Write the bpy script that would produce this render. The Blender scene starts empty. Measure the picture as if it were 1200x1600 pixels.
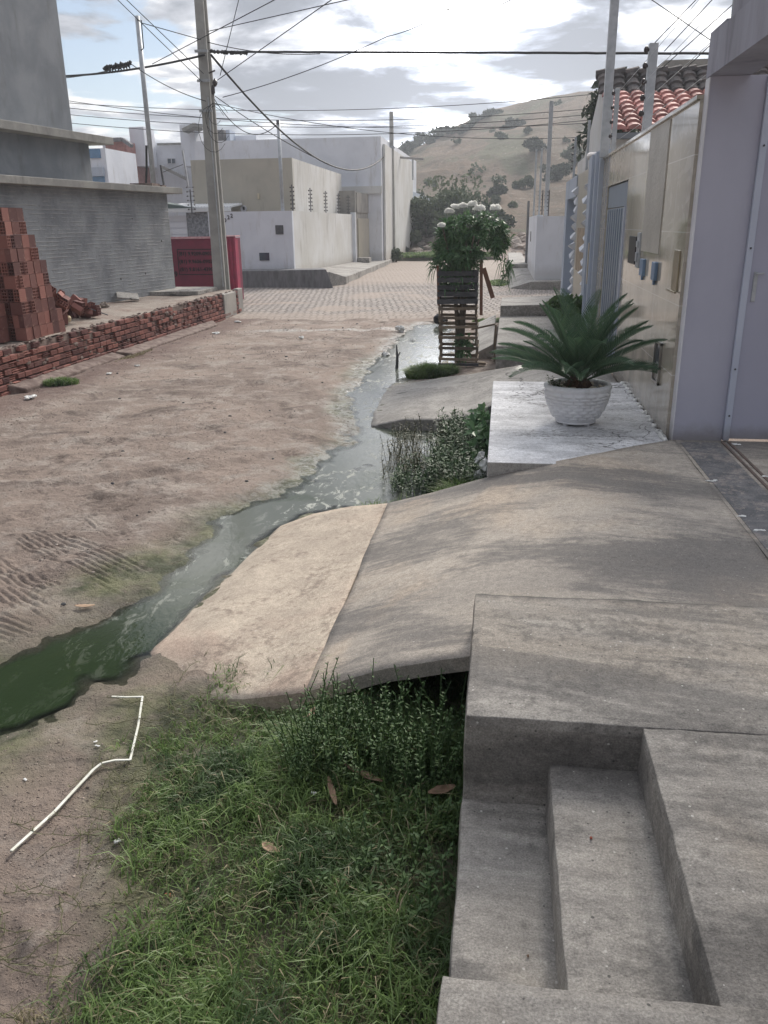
import bpy, math, random
import numpy as np
from mathutils import Vector, Matrix
from mathutils import noise as mnoise

random.seed(7); rng = np.random.default_rng(7)
C = bpy.context.scene.collection
R_ = math.radians
sin, cos, pi = math.sin, math.cos, math.pi

# ------------------------------------------------------------------ camera
FPX, H = 1280.0, 2.25                      # focal length in photo pixels, eye height above the street
def _cd(px, py): return np.array([px - 600., -(py - 800.), -FPX])
_dn = _cd(650, 4450); _dn /= np.linalg.norm(_dn)
_Y = _cd(788, 345); _Y -= _dn * _Y.dot(_dn); _Y /= np.linalg.norm(_Y)
ROT = np.array([np.cross(_Y, -_dn), _Y, -_dn])
def at(px, py, x=None, y=None, z=None):
    """point of the photo lying on the world plane x=, y= or z="""
    d = ROT @ _cd(px, py)
    t = x / d[0] if x is not None else (y / d[1] if y is not None else (z - H) / d[2])
    return np.array([0, 0, H]) + d * t
cam_d = bpy.data.cameras.new('camera'); cam = bpy.data.objects.new('camera', cam_d); C.objects.link(cam)
cam_d.sensor_fit = 'VERTICAL'; cam_d.sensor_height = 32.0; cam_d.lens = 32.0 * FPX / 1600.0
cam_d.clip_start = 0.05; cam_d.clip_end = 3000
mw = Matrix(ROT.tolist()).to_4x4(); mw.translation = Vector((0, 0, H)); cam.matrix_world = mw
bpy.context.scene.camera = cam

# ------------------------------------------------------------------ light, sky, exposure
SUN_EL, SUN_AZ = R_(36), R_(16)            # azimuth from +Y towards +X
sd = bpy.data.lights.new('sun', 'SUN'); sd.energy = 2.7; sd.angle = R_(18); sd.color = (1.0, 0.93, 0.84)
so = bpy.data.objects.new('sun', sd); C.objects.link(so)
sv = Vector((sin(SUN_AZ) * cos(SUN_EL), cos(SUN_AZ) * cos(SUN_EL), sin(SUN_EL)))
so.rotation_euler = (-sv).to_track_quat('-Z', 'Y').to_euler()
so.location = sv * 50
W = bpy.data.worlds.new('World'); bpy.context.scene.world = W; W.use_nodes = True
nt = W.node_tree; nt.nodes.clear()
def N(t, typ, **kw):
    n = t.nodes.new(typ)
    for k, v in kw.items():
        if k in ('operation', 'blend_type', 'data_type', 'noise_dimensions', 'sky_type', 'feature', 'interpolation', 'wave_type', 'bands_direction', 'distance', 'attribute_name', 'vector_type', 'invert', 'clamp'):
            setattr(n, k, v)
        else:
            n.inputs[k].default_value = v
    return n
def world():
    t = nt; L = t.links.new
    out = N(t, 'ShaderNodeOutputWorld'); tc = N(t, 'ShaderNodeTexCoord')
    sky = N(t, 'ShaderNodeTexSky', sky_type='NISHITA'); sky.sun_disc = False
    sky.sun_elevation = SUN_EL; sky.sun_rotation = SUN_AZ; sky.altitude = 400
    bg1 = N(t, 'ShaderNodeBackground'); bg1.inputs[1].default_value = 0.07
    L(sky.outputs[0], bg1.inputs[0])
    sep = N(t, 'ShaderNodeSeparateXYZ'); L(tc.outputs['Generated'], sep.inputs[0])
    def mth(op, a, b=None, c=None, clamp=False):
        n = t.nodes.new('ShaderNodeMath'); n.operation = op; n.use_clamp = clamp
        for i, v in enumerate((a, b, c)):
            if v is None: continue
            if isinstance(v, (int, float)): n.inputs[i].default_value = v
            else: L(v, n.inputs[i])
        return n.outputs[0]
    zc = mth('MAXIMUM', sep.outputs[2], 0.0)
    den = mth('ADD', zc, 0.10)
    u = mth('DIVIDE', sep.outputs[0], den); v = mth('DIVIDE', sep.outputs[1], den)
    comb = t.nodes.new('ShaderNodeCombineXYZ'); L(u, comb.inputs[0]); L(v, comb.inputs[1])
    comb.inputs[2].default_value = 3.7
    n1 = N(t, 'ShaderNodeTexNoise', Scale=1.9, Detail=10.0, Roughness=0.55, Distortion=0.25); L(comb.outputs[0], n1.inputs['Vector'])
    off = t.nodes.new('ShaderNodeVectorMath'); off.operation = 'ADD'; off.inputs[1].default_value = (-.05, -.25, .12); L(comb.outputs[0], off.inputs[0])
    n2 = N(t, 'ShaderNodeTexNoise', Scale=1.9, Detail=10.0, Roughness=0.55, Distortion=0.25); L(off.outputs[0], n2.inputs['Vector'])
    # direction of the blue gap (upper left of the view) and of the bright veil near the hidden sun
    def dirdot(az, el):
        d = (sin(R_(az)) * cos(R_(el)), cos(R_(az)) * cos(R_(el)), sin(R_(el)))
        n = t.nodes.new('ShaderNodeVectorMath'); n.operation = 'DOT_PRODUCT'
        nn = t.nodes.new('ShaderNodeVectorMath'); nn.operation = 'NORMALIZE'; L(tc.outputs['Generated'], nn.inputs[0])
        L(nn.outputs[0], n.inputs[0]); n.inputs[1].default_value = d; return n.outputs['Value']
    gap = mth('MULTIPLY', mth('POWER', mth('MAXIMUM', dirdot(-25, 10), 0), 120), 0.20)
    glow = mth('POWER', mth('MAXIMUM', dirdot(-2.5, 8.5), 0), 130)
    glow2 = mth('POWER', mth('MAXIMUM', dirdot(10, 22), 0), 8)
    dens = mth('SUBTRACT', n1.outputs[0], gap)
    cov = N(t, 'ShaderNodeMapRange'); cov.interpolation_type = 'SMOOTHSTEP'
    L(dens, cov.inputs[0]); cov.inputs[1].default_value = 0.30; cov.inputs[2].default_value = 0.40
    # thickness -> grey base, thin -> white
    th = mth('MULTIPLY', mth('SUBTRACT', n2.outputs[0], mth('MULTIPLY', gap, 0.6)), 1.0)
    ramp = t.nodes.new('ShaderNodeValToRGB'); L(th, ramp.inputs[0])
    e = ramp.color_ramp.elements
    e[0].position = 0.37; e[0].color = (1.0, 0.98, 0.95, 1)
    e[1].position = 0.53; e[1].color = (0.22, 0.24, 0.29, 1)
    m = ramp.color_ramp.elements.new(0.445); m.color = (0.50, 0.515, 0.56, 1)
    gl = mth('ADD', mth('MULTIPLY', glow, 3.6), mth('MULTIPLY', glow2, 0.45))
    thin = mth('MAXIMUM', mth('SUBTRACT', 4.2, mth('MULTIPLY', th, 7.0)), .12)
    over = N(t, 'ShaderNodeMapRange'); over.interpolation_type = 'SMOOTHSTEP'; L(zc, over.inputs[0]); over.inputs[1].default_value = .24; over.inputs[2].default_value = .75; over.inputs[3].default_value = 1.0; over.inputs[4].default_value = 3.0
    back = mth('ADD', .80, mth('MULTIPLY', sep.outputs[1], .22))   # clouds away from the hidden sun are duller
    strength = mth('MULTIPLY', mth('MULTIPLY', back, over.outputs[0]), mth('ADD', 0.66, mth('MULTIPLY', gl, thin)))
    bg2 = N(t, 'ShaderNodeBackground'); L(ramp.outputs[0], bg2.inputs[0]); L(strength, bg2.inputs[1])
    mix = t.nodes.new('ShaderNodeMixShader'); L(cov.outputs[0], mix.inputs[0]); L(bg1.outputs[0], mix.inputs[1]); L(bg2.outputs[0], mix.inputs[2])
    L(mix.outputs[0], out.inputs[0])
world()
vs = bpy.context.scene.view_settings
vs.view_transform = 'Standard'; vs.look = 'None'; vs.gamma = 1; vs.exposure = 0.68
bpy.context.scene.render.use_persistent_data = False
bpy.context.scene.cycles.volume_bounces = 0
bpy.context.scene.cycles.max_bounces = 6

# ------------------------------------------------------------------ object helpers
OFF = {}
def tag(o, label=None, cat=None, group=None, kind=None):
    if label: o['label'] = label
    if cat: o['category'] = cat
    if group: o['group'] = group
    if kind: o['kind'] = kind
    return o
def thing(name, label, cat, loc=(0, 0, 0), group=None):
    o = bpy.data.objects.new(name, None); C.objects.link(o); o.location = loc
    o.empty_display_size = 0.1
    OFF[o.name] = np.array(loc, float)
    return tag(o, label, cat, group)
def mesh_obj(name, verts, faces, mat, parent=None, loc=None, smooth=False, cols=None, bevel=0, matidx=None):
    verts = np.asarray(verts, float)
    if parent is not None: off = OFF[parent.name]
    else: off = np.array(loc if loc is not None else (0, 0, 0), float)
    me = bpy.data.meshes.new(name)
    v = verts - off
    if isinstance(faces, np.ndarray):
        nf, k = faces.shape
        me.vertices.add(len(v)); me.vertices.foreach_set('co', v.astype(np.float32).ravel())
        me.loops.add(nf * k); me.loops.foreach_set('vertex_index', faces.astype(np.int32).ravel())
        me.polygons.add(nf); me.polygons.foreach_set('loop_start', np.arange(0, nf * k, k, dtype=np.int32))
        me.update(calc_edges=True); me.validate()
    else:
        me.from_pydata(v.tolist(), [], [list(f) for f in faces]); me.update()
    mats = mat if isinstance(mat, (list, tuple)) else [mat]
    for m in mats: me.materials.append(m)
    if matidx is not None: me.polygons.foreach_set('material_index', np.asarray(matidx, np.int32))
    if smooth: me.polygons.foreach_set('use_smooth', np.ones(len(me.polygons), bool))
    if cols is not None:
        for cn, arr in cols.items():
            a = me.attributes.new(cn, 'FLOAT', 'POINT'); a.data.foreach_set('value', np.asarray(arr, np.float32))
    o = bpy.data.objects.new(name, me); C.objects.link(o)
    if parent is not None: o.parent = parent
    else: o.location = off
    OFF[o.name] = off
    if bevel:
        b = o.modifiers.new('bevel', 'BEVEL'); b.width = bevel; b.segments = 2; b.limit_method = 'ANGLE'
    return o
class MB:
    def __init__(s): s.v = []; s.f = []; s.c = []; s.mi = []; s.cur = 0.5; s.m = 0
    def add(s, vs_, fs):
        k = len(s.v); s.v += [tuple(map(float, p)) for p in vs_]; s.f += [[i + k for i in f] for f in fs]
        s.c += [s.cur] * len(vs_); s.mi += [s.m] * len(fs); return s
    def hexa(s, p):   # 8 points: bottom 4 ccw, top 4 ccw
        return s.add(p, [(3, 2, 1, 0), (4, 5, 6, 7), (0, 1, 5, 4), (1, 2, 6, 5), (2, 3, 7, 6), (3, 0, 4, 7)])
    def box(s, x0, x1, y0, y1, z0, z1):
        return s.hexa([(x0, y0, z0), (x1, y0, z0), (x1, y1, z0), (x0, y1, z0), (x0, y0, z1), (x1, y0, z1), (x1, y1, z1), (x0, y1, z1)])
    def obox(s, c, size, rot=None):
        M = rot if rot is not None else Matrix.Identity(3)
        hx, hy, hz = size[0] / 2, size[1] / 2, size[2] / 2
        P = [(-hx, -hy, -hz), (hx, -hy, -hz), (hx, hy, -hz), (-hx, hy, -hz), (-hx, -hy, hz), (hx, -hy, hz), (hx, hy, hz), (-hx, hy, hz)]
        return s.hexa([Vector(c) + M @ Vector(p) for p in P])
    def bar(s, a, b, w, h=None, up=(0, 0, 1)):
        a, b = Vector(a), Vector(b); h = h or w; d = (b - a).normalized()
        u = Vector(up)
        if abs(d.dot(u)) > .98: u = Vector((1, 0, 0))
        sx = d.cross(u).normalized() * w / 2; sy = sx.cross(d).normalized() * h / 2
        return s.hexa([a - sx - sy, a + sx - sy, a + sx + sy, a - sx + sy, b - sx - sy, b + sx - sy, b + sx + sy, b - sx + sy])
    def tube(s, pts, r, n=8, cap=True):
        pts = [Vector(p) for p in pts]; rs = r if hasattr(r, '__len__') else [r] * len(pts)
        rings = []; prev = None
        for i, p in enumerate(pts):
            d = (pts[min(i + 1, len(pts) - 1)] - pts[max(i - 1, 0)]).normalized()
            u = prev if prev is not None else (Vector((0, 0, 1)) if abs(d.z) < .9 else Vector((1, 0, 0)))
            a = d.cross(u); a = a.normalized() if a.length > 1e-6 else d.orthogonal().normalized()
            b = a.cross(d).normalized(); prev = b
            rings.append([p + (a * cos(2 * pi * k / n) + b * sin(2 * pi * k / n)) * rs[i] for k in range(n)])
        vs_ = [q for rg in rings for q in rg]; fs = []
        for i in range(len(pts) - 1):
            for k in range(n):
                fs.append((i * n + k, i * n + (k + 1) % n, (i + 1) * n + (k + 1) % n, (i + 1) * n + k))
        if cap: fs.append(tuple(range(n))[::-1]); fs.append(tuple((len(pts) - 1) * n + k for k in range(n)))
        return s.add(vs_, fs)
    def prism(s, poly, z0, z1):
        n = len(poly); z0 = z0 if hasattr(z0, '__len__') else [z0] * n; z1 = z1 if hasattr(z1, '__len__') else [z1] * n
        P = [(x, y, z0[i]) for i, (x, y) in enumerate(poly)] + [(x, y, z1[i]) for i, (x, y) in enumerate(poly)]
        return s.add(P, [tuple(range(n))[::-1], tuple(range(n, 2 * n))] + [(i, (i + 1) % n, n + (i + 1) % n, n + i) for i in range(n)])
    def lathe(s, prof, c=(0, 0, 0), n=32, mod=None):
        vs_ = []; fs = []
        for i, (r, z) in enumerate(prof):
            for k in range(n):
                a = 2 * pi * k / n; rr = r + (mod(i, k, a, z) if mod else 0)
                vs_.append((c[0] + rr * cos(a), c[1] + rr * sin(a), c[2] + z))
        for i in range(len(prof) - 1):
            for k in range(n):
                fs.append((i * n + k, i * n + (k + 1) % n, (i + 1) * n + (k + 1) % n, (i + 1) * n + k))
        return s.add(vs_, fs)
    def ball(s, c, rx, ry=None, rz=None, n=10, m=7, jit=0):
        ry = ry or rx; rz = rz or rx; vs_ = []; fs = []
        for i in range(m + 1):
            t = pi * i / m
            for k in range(n):
                a = 2 * pi * k / n; j = 1 + random.uniform(-jit, jit)
                vs_.append((c[0] + rx * sin(t) * cos(a) * j, c[1] + ry * sin(t) * sin(a) * j, c[2] - rz * cos(t) * j))
        for i in range(m):
            for k in range(n):
                fs.append((i * n + k, i * n + (k + 1) % n, (i + 1) * n + (k + 1) % n, (i + 1) * n + k))
        return s.add(vs_, fs)
    def build(s, name, mat, parent=None, loc=None, smooth=False, bevel=0):
        o = mesh_obj(name, s.v, s.f, mat, parent, loc, smooth, {'rnd': s.c}, bevel, s.mi)
        return o
def struct(o): o['kind'] = 'structure'; return o
def box(name, mat, x0, x1, y0, y1, z0, z1, parent=None, loc=None, bevel=0):
    return MB().box(x0, x1, y0, y1, z0, z1).build(name, mat, parent, loc, False, bevel)
def rotz(a): return Matrix.Rotation(a, 3, 'Z')
def euler(a, b, c): return Matrix.Rotation(c, 3, 'Z') @ Matrix.Rotation(b, 3, 'Y') @ Matrix.Rotation(a, 3, 'X')

# ------------------------------------------------------------------ materials
def newmat(name):
    m = bpy.data.materials.new(name); m.use_nodes = True; t = m.node_tree
    b = t.nodes['Principled BSDF']; return m, t, b
def noise(t, vec, scale, detail=4, rough=.55, dist=0, stretch=None):
    L = t.links.new
    if stretch:
        mp = t.nodes.new('ShaderNodeMapping'); mp.inputs['Scale'].default_value = stretch; L(vec, mp.inputs[0]); vec = mp.outputs[0]
    n = t.nodes.new('ShaderNodeTexNoise'); n.inputs['Scale'].default_value = scale; n.inputs['Detail'].default_value = detail
    n.inputs['Roughness'].default_value = rough; n.inputs['Distortion'].default_value = dist; L(vec, n.inputs['Vector']); return n.outputs[0]
def mrange(t, v, a, b, c=0., d=1., smooth=True):
    n = t.nodes.new('ShaderNodeMapRange'); n.interpolation_type = 'SMOOTHSTEP' if smooth else 'LINEAR'
    t.links.new(v, n.inputs[0])
    for i, q in enumerate((a, b, c, d)): n.inputs[i + 1].default_value = q
    return n.outputs[0]
def mixc(t, f, a, b, mode='MIX'):
    n = t.nodes.new('ShaderNodeMix'); n.data_type = 'RGBA'; n.blend_type = mode
    for sock, v in ((n.inputs[0], f), (n.inputs[6], a), (n.inputs[7], b)):
        if isinstance(v, (int, float)): sock.default_value = v
        elif isinstance(v, tuple): sock.default_value = (*v, 1) if len(v) == 3 else v
        else: t.links.new(v, sock)
    return n.outputs[2]
def math_(t, op, a, b=0., clamp=False):
    n = t.nodes.new('ShaderNodeMath'); n.operation = op; n.use_clamp = clamp
    for i, v in enumerate((a, b)):
        if isinstance(v, (int, float)): n.inputs[i].default_value = v
        else: t.links.new(v, n.inputs[i])
    return n.outputs[0]
def attr(t, name):
    n = t.nodes.new('ShaderNodeAttribute'); n.attribute_name = name; return n.outputs['Fac']
def bump(t, b, h, strength, dist):
    n = t.nodes.new('ShaderNodeBump'); n.inputs['Strength'].default_value = strength; n.inputs['Distance'].default_value = dist
    t.links.new(h, n.inputs['Height']); t.links.new(n.outputs[0], b.inputs['Normal'])
def ocoord(t): return t.nodes.new('ShaderNodeTexCoord').outputs['Object']
def simple(name, c1, c2=None, scale=3., rough=.8, bmp=.3, bdist=.01, bscale=60, metal=0., stain=None, stainamt=.0, rndvar=0., spec=.3, stretch=None, speck=None):
    """plain surface: two tones of noise, optional stains that run down, fine bump"""
    m, t, b = newmat(name); L = t.links.new; vec = ocoord(t)
    c2 = c2 or tuple(x * .8 for x in c1)
    f = mrange(t, noise(t, vec, scale, 6, .6, .3, stretch), .35, .65)
    col = mixc(t, f, c1, c2)
    if stain:
        s_ = mrange(t, noise(t, vec, 1.6, 7, .68, .2, (1.6, 1.6, .35)), .52, .72)
        col = mixc(t, math_(t, 'MULTIPLY', s_, stainamt), col, stain)
    if speck:
        sp = mrange(t, noise(t, vec, 170, 2, .5), .66, .72)
        col = mixc(t, sp, col, speck)
    if rndvar:
        r = attr(t, 'rnd'); k = mrange(t, r, 0, 1, 1 - rndvar, 1 + rndvar, False)
        cc = t.nodes.new('ShaderNodeCombineColor')
        for i in range(3): L(k, cc.inputs[i])
        col = mixc(t, 1., col, cc.outputs[0], 'MULTIPLY')
    L(col, b.inputs['Base Color']); b.inputs['Roughness'].default_value = rough; b.inputs['Metallic'].default_value = metal
    b.inputs['Specular IOR Level'].default_value = spec
    if bmp:
        h = noise(t, vec, bscale, 4, .6); h2 = noise(t, vec, bscale / 7, 3, .5)
        bump(t, b, math_(t, 'ADD', h, h2), bmp, bdist)
    return m
def concrete(name, light, mid, dark, stretch=(1, 1, 1), amt=.8, scale=1.3, speck=.5, warm=None, cracks=0., lo=.42, hi=.66, bmp=.5, broad=None):
    m, t, b = newmat(name); L = t.links.new; vec = ocoord(t)
    n0 = noise(t, vec, scale * 2.2, 8, .62, .4, stretch)
    n1 = noise(t, vec, scale, 9, .66, .8, stretch)
    n2 = noise(t, vec, 22, 6, .7)
    col = mixc(t, mrange(t, n0, .36, .62), light, mid)
    if warm: col = mixc(t, math_(t, 'MULTIPLY', mrange(t, noise(t, vec, .9, 5, .6, .5), .48, .68), .75), col, warm)
    d = math_(t, 'ADD', n1, math_(t, 'MULTIPLY', math_(t, 'SUBTRACT', n2, .5), .95))
    col = mixc(t, math_(t, 'MULTIPLY', mrange(t, d, lo, hi), amt), col, dark)
    if broad:      # long weathering streaks lying across the slab
        mp = t.nodes.new('ShaderNodeMapping'); mp.inputs['Rotation'].default_value = (0, 0, R_(broad[1])); L(vec, mp.inputs[0])
        bn = math_(t, 'ADD', noise(t, mp.outputs[0], broad[0], 7, .62, .6, (.38, 1.5, 1)), math_(t, 'MULTIPLY', math_(t, 'SUBTRACT', noise(t, mp.outputs[0], 9, 8, .8, .4, (.3, 1.8, 1)), .5), .35))
        col = mixc(t, math_(t, 'MULTIPLY', mrange(t, bn, .47, .60), broad[2]), col, broad[3])
        col = mixc(t, math_(t, 'MULTIPLY', mrange(t, bn, .44, .34), .45), col, tuple(min(1, c * 1.25) for c in light))
    g = math_(t, 'MULTIPLY', mrange(t, noise(t, vec, 150, 3, .7), .3, .7, .66, 1.30, False), mrange(t, noise(t, vec, 34, 5, .75), .3, .7, .82, 1.16, False))
    cc = t.nodes.new('ShaderNodeCombineColor')
    for i in range(3): L(g, cc.inputs[i])
    col = mixc(t, 1., col, cc.outputs[0], 'MULTIPLY')
    # scattered pale chips and dark pits
    v = t.nodes.new('ShaderNodeTexVoronoi'); v.inputs['Scale'].default_value = 45; v.inputs['Randomness'].default_value = 1; L(vec, v.inputs['Vector'])
    sz = t.nodes.new('ShaderNodeSeparateColor'); L(v.outputs['Color'], sz.inputs[0])
    rad = mrange(t, sz.outputs[0], .72, 1., 0., .22, False)
    chip = math_(t, 'LESS_THAN', v.outputs['Distance'], rad)
    col = mixc(t, math_(t, 'MULTIPLY', chip, speck), col, mixc(t, math_(t, 'GREATER_THAN', sz.outputs[1], .45), (.05, .05, .05), (.62, .60, .56)))
    h = math_(t, 'ADD', n2, math_(t, 'MULTIPLY', noise(t, vec, 110, 5, .75), 1.1))
    if cracks:
        wv = t.nodes.new('ShaderNodeVectorMath'); wv.operation = 'ADD'; L(vec, wv.inputs[0])
        nz = t.nodes.new('ShaderNodeTexNoise'); nz.inputs['Scale'].default_value = 2.5; nz.inputs['Detail'].default_value = 6; L(vec, nz.inputs['Vector'])
        sc = t.nodes.new('ShaderNodeVectorMath'); sc.operation = 'SCALE'; sc.inputs['Scale'].default_value = .6; L(nz.outputs['Color'], sc.inputs[0]); L(sc.outputs[0], wv.inputs[1])
        vo = t.nodes.new('ShaderNodeTexVoronoi'); vo.feature = 'DISTANCE_TO_EDGE'; vo.inputs['Scale'].default_value = cracks; L(wv.outputs[0], vo.inputs['Vector'])
        cr = math_(t, 'MULTIPLY', mrange(t, vo.outputs['Distance'], .002, .012, 1., 0.), mrange(t, noise(t, vec, 1.1, 3), .45, .58))
        col = mixc(t, math_(t, 'MULTIPLY', cr, .75), col, (.045, .042, .04)); h = math_(t, 'SUBTRACT', h, cr)
    L(col, b.inputs['Base Color']); b.inputs['Roughness'].default_value = .88; b.inputs['Specular IOR Level'].default_value = .25
    bump(t, b, h, bmp, .006)
    return m
def leafmat(name, c1, c2, rough=.5, trans=.25, c3=None, hue_scale=2.):
    m, t, b = newmat(name); L = t.links.new; vec = ocoord(t)
    r = attr(t, 'rnd')
    col = mixc(t, r, c1, c2)
    if c3: col = mixc(t, mrange(t, noise(t, vec, hue_scale, 3), .48, .62), col, c3)
    L(col, b.inputs['Base Color']); b.inputs['Roughness'].default_value = rough; b.inputs['Specular IOR Level'].default_value = .35
    tr = t.nodes.new('ShaderNodeBsdfTranslucent'); L(col, tr.inputs[0])
    mx = t.nodes.new('ShaderNodeMixShader'); mx.inputs[0].default_value = trans
    L(b.outputs[0], mx.inputs[1]); L(tr.outputs[0], mx.inputs[2]); L(mx.outputs[0], t.nodes['Material Output'].inputs[0])
    return m
def brickmat():
    m, t, b = newmat('hollow clay brick'); L = t.links.new; vec = ocoord(t)
    r = attr(t, 'rnd')
    oi = t.nodes.new('ShaderNodeObjectInfo')
    rr = math_(t, 'FRACT', math_(t, 'ADD', math_(t, 'MULTIPLY', r, 3.7), oi.outputs['Random']))
    col = mixc(t, rr, (.10, .040, .038), (.30, .125, .10))
    col = mixc(t, math_(t, 'MULTIPLY', mrange(t, noise(t, vec, 9, 5, .7), .55, .75), .6), col, (.42, .27, .20))
    col = mixc(t, math_(t, 'MULTIPLY', mrange(t, noise(t, vec, 5, 5, .7), .58, .72), .55), col, (.08, .04, .035))
    L(col, b.inputs['Base Color']); b.inputs['Roughness'].default_value = .85
    bump(t, b, noise(t, vec, 60, 4, .6), .4, .004)
    return m
M = {}
M['conc_step'] = concrete('weathered step concrete', (.375, .352, .318), (.27, .254, .232), (.10, .095, .089), (.7, 2.2, 2.2), .6, 1.3, .7, (.37, .325, .27), broad=(1.5, 4, .6, (.12, .114, .108)), lo=.47, hi=.76, bmp=.8)
M['conc_ramp'] = concrete('driveway ramp concrete', (.42, .375, .32), (.31, .28, .245), (.14, .13, .12), (.4, 1.5, 1.5), .45, .50, .35, (.47, .385, .30), broad=(.75, 14, .75, (.135, .128, .122)), lo=.42, hi=.72)
M['conc_apron'] = concrete('pale ramp apron concrete', (.50, .43, .345), (.40, .34, .275), (.21, .165, .135), (1, 1, 1), .7, 1.7, .4, (.40, .30, .24), lo=.50, hi=.72, bmp=.5)
M['conc_far'] = concrete('grey pavement concrete', (.40, .38, .35), (.31, .295, .275), (.15, .14, .13), (1, 1, 1), .6, 1.0, .3, cracks=.5)
M['whitewash'] = concrete('worn white washed slab', (.72, .72, .73), (.52, .52, .53), (.17, .16, .15), (.6, 1.3, 1.3), .7, 2.0, .3, cracks=1.3, lo=.55, hi=.72, bmp=.4)
M['conc_dark'] = concrete('damp dark concrete', (.10, .10, .10), (.07, .07, .075), (.03, .03, .03), amt=.6)
M['cement'] = simple('smooth cement render', (.245, .26, .28), (.18, .195, .215), 1.0, .85, .25, .01, 40, stain=(.12, .12, .12), stainamt=.45)
M['slab'] = simple('cast concrete slab', (.34, .33, .305), (.25, .245, .23), 2.0, .85, .4, .01, 50, stain=(.10, .095, .09), stainamt=.5)
def roughwall():
    m, t, b = newmat('rough cement over brick courses'); L = t.links.new; vec = ocoord(t)
    mp = t.nodes.new('ShaderNodeMapping'); mp.inputs['Rotation'].default_value = (0, pi / 2, 0); L(vec, mp.inputs[0])
    sp = t.nodes.new('ShaderNodeSeparateXYZ'); L(vec, sp.inputs[0])
    wob = math_(t, 'MULTIPLY', math_(t, 'SUBTRACT', noise(t, vec, 2.2, 4, .6), .5), .06)
    zz = math_(t, 'ADD', sp.outputs[2], wob)
    saw = math_(t, 'FRACT', math_(t, 'MULTIPLY', zz, 12.5))
    line = math_(t, 'MULTIPLY', mrange(t, math_(t, 'ABSOLUTE', math_(t, 'SUBTRACT', saw, .5)), .26, .44), mrange(t, noise(t, vec, 4.5, 6, .65, 0, (1, .5, 1.6)), .40, .60))
    band = mrange(t, noise(t, vec, .9, 3, .5, 0, (.2, 1, .12)), .5, .6)
    col = mixc(t, mrange(t, noise(t, vec, 1.3, 7, .65), .35, .65), (.28, .295, .31), (.175, .185, .20))
    col = mixc(t, math_(t, 'MULTIPLY', line, .5), col, (.36, .355, .345))
    col = mixc(t, math_(t, 'MULTIPLY', mrange(t, noise(t, vec, 14, 6, .7), .56, .7), .5), col, (.11, .11, .115))
    v = t.nodes.new('ShaderNodeTexVoronoi'); v.inputs['Scale'].default_value = 1.7; L(vec, v.inputs['Vector'])
    col = mixc(t, math_(t, 'LESS_THAN', v.outputs['Distance'], .06), col, (.02, .02, .02))
    L(col, b.inputs['Base Color']); b.inputs['Roughness'].default_value = .9
    bump(t, b, math_(t, 'ADD', math_(t, 'MULTIPLY', line, .6), noise(t, vec, 30, 6, .75)), .7, .02)
    return m
M['rough'] = roughwall()
M['brick'] = brickmat()
M['mortar'] = simple('crumbling mortar', (.24, .19, .165), (.12, .085, .075), 6, .95, .6, .01)
M['white'] = simple('white wall paint', (.70, .72, .77), (.63, .65, .70), .7, .75, .15, .01, 30, stain=(.36, .34, .30), stainamt=.45)
M['white2'] = simple('old white wall paint', (.62, .62, .61), (.54, .53, .50), .5, .8, .2, .01, 30, stain=(.30, .28, .25), stainamt=.65)
M['bluewhite'] = simple('pale blue paint', (.44, .49, .57), (.38, .43, .51), .8, .7, .1, .01, 30, stain=(.24, .25, .27), stainamt=.4)
M['beige'] = simple('beige wall paint', (.44, .41, .345), (.39, .365, .31), .8, .8, .15, .01, 30, stain=(.24, .21, .17), stainamt=.5)
M['cream'] = simple('cream render', (.55, .48, .35), (.48, .42, .31), .8, .8, .15)
M['greywall'] = simple('old grey render', (.35, .33, .30), (.26, .25, .235), 1.2, .85, .3, .01, 30, stain=(.12, .11, .105), stainamt=.7)
M['plinth'] = simple('dark plinth render', (.20, .20, .205), (.13, .13, .135), 2.5, .85, .3, .01, 30, stain=(.07, .07, .07), stainamt=.6, stretch=(3, 3, .7))
M['lav'] = simple('lavender grey paint', (.44, .445, .53), (.39, .395, .48), .6, .5, .06, .005, 30, stain=(.26, .26, .32), stainamt=.25)
M['lavtop'] = simple('weathered lavender render', (.34, .34, .40), (.27, .27, .31), 1.5, .75, .2, .01, 30, stain=(.15, .15, .17), stainamt=.7, stretch=(1, 2, .3))
M['trimwhite'] = simple('white edge paint', (.72, .72, .76), (.62, .62, .65), 2, .55, .1, .005, 30, stain=(.35, .33, .30), stainamt=.4)
M['gate'] = simple('blue grey gate enamel', (.20, .25, .32), (.17, .215, .28), 1.0, .4, .03, .002, 30)
M['gateleaf'] = simple('lavender steel sheet', (.41, .415, .51), (.37, .375, .465), .5, .42, .05, .002, 10)
M['frame'] = simple('pale steel frame', (.50, .54, .64), (.44, .48, .58), 1.0, .4, .03, .002, 30)
M['steel'] = simple('galvanised steel', (.46, .48, .50), (.36, .38, .40), 8, .5, .1, .002, 40, metal=.35)
M['darksteel'] = simple('dark weathered steel', (.10, .10, .11), (.06, .06, .065), 8, .6, .1, .002)
M['pole'] = simple('utility pole concrete', (.40, .395, .375), (.32, .315, .30), 2.2, .85, .3, .006, 50, stain=(.17, .165, .155), stainamt=.5)
M['cable'] = simple('black cable sheath', (.02, .02, .022), (.03, .03, .03), 8, .6, 0)
M['black'] = simple('black plastic', (.025, .025, .028), None, 8, .45, 0)
M['insul'] = simple('dark insulator', (.06, .05, .05), None, 8, .4, 0)
M['red'] = simple('crimson container paint', (.22, .032, .065), (.17, .03, .06), 2.2, .5, .15, .004, 20, stain=(.16, .03, .04), stainamt=.5)
M['redlip'] = simple('scraped pink steel', (.62, .38, .40), (.50, .25, .28), 9, .5, .1)
M['ink'] = simple('black lettering paint', (.03, .02, .03), None, 8, .6, 0)
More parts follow.
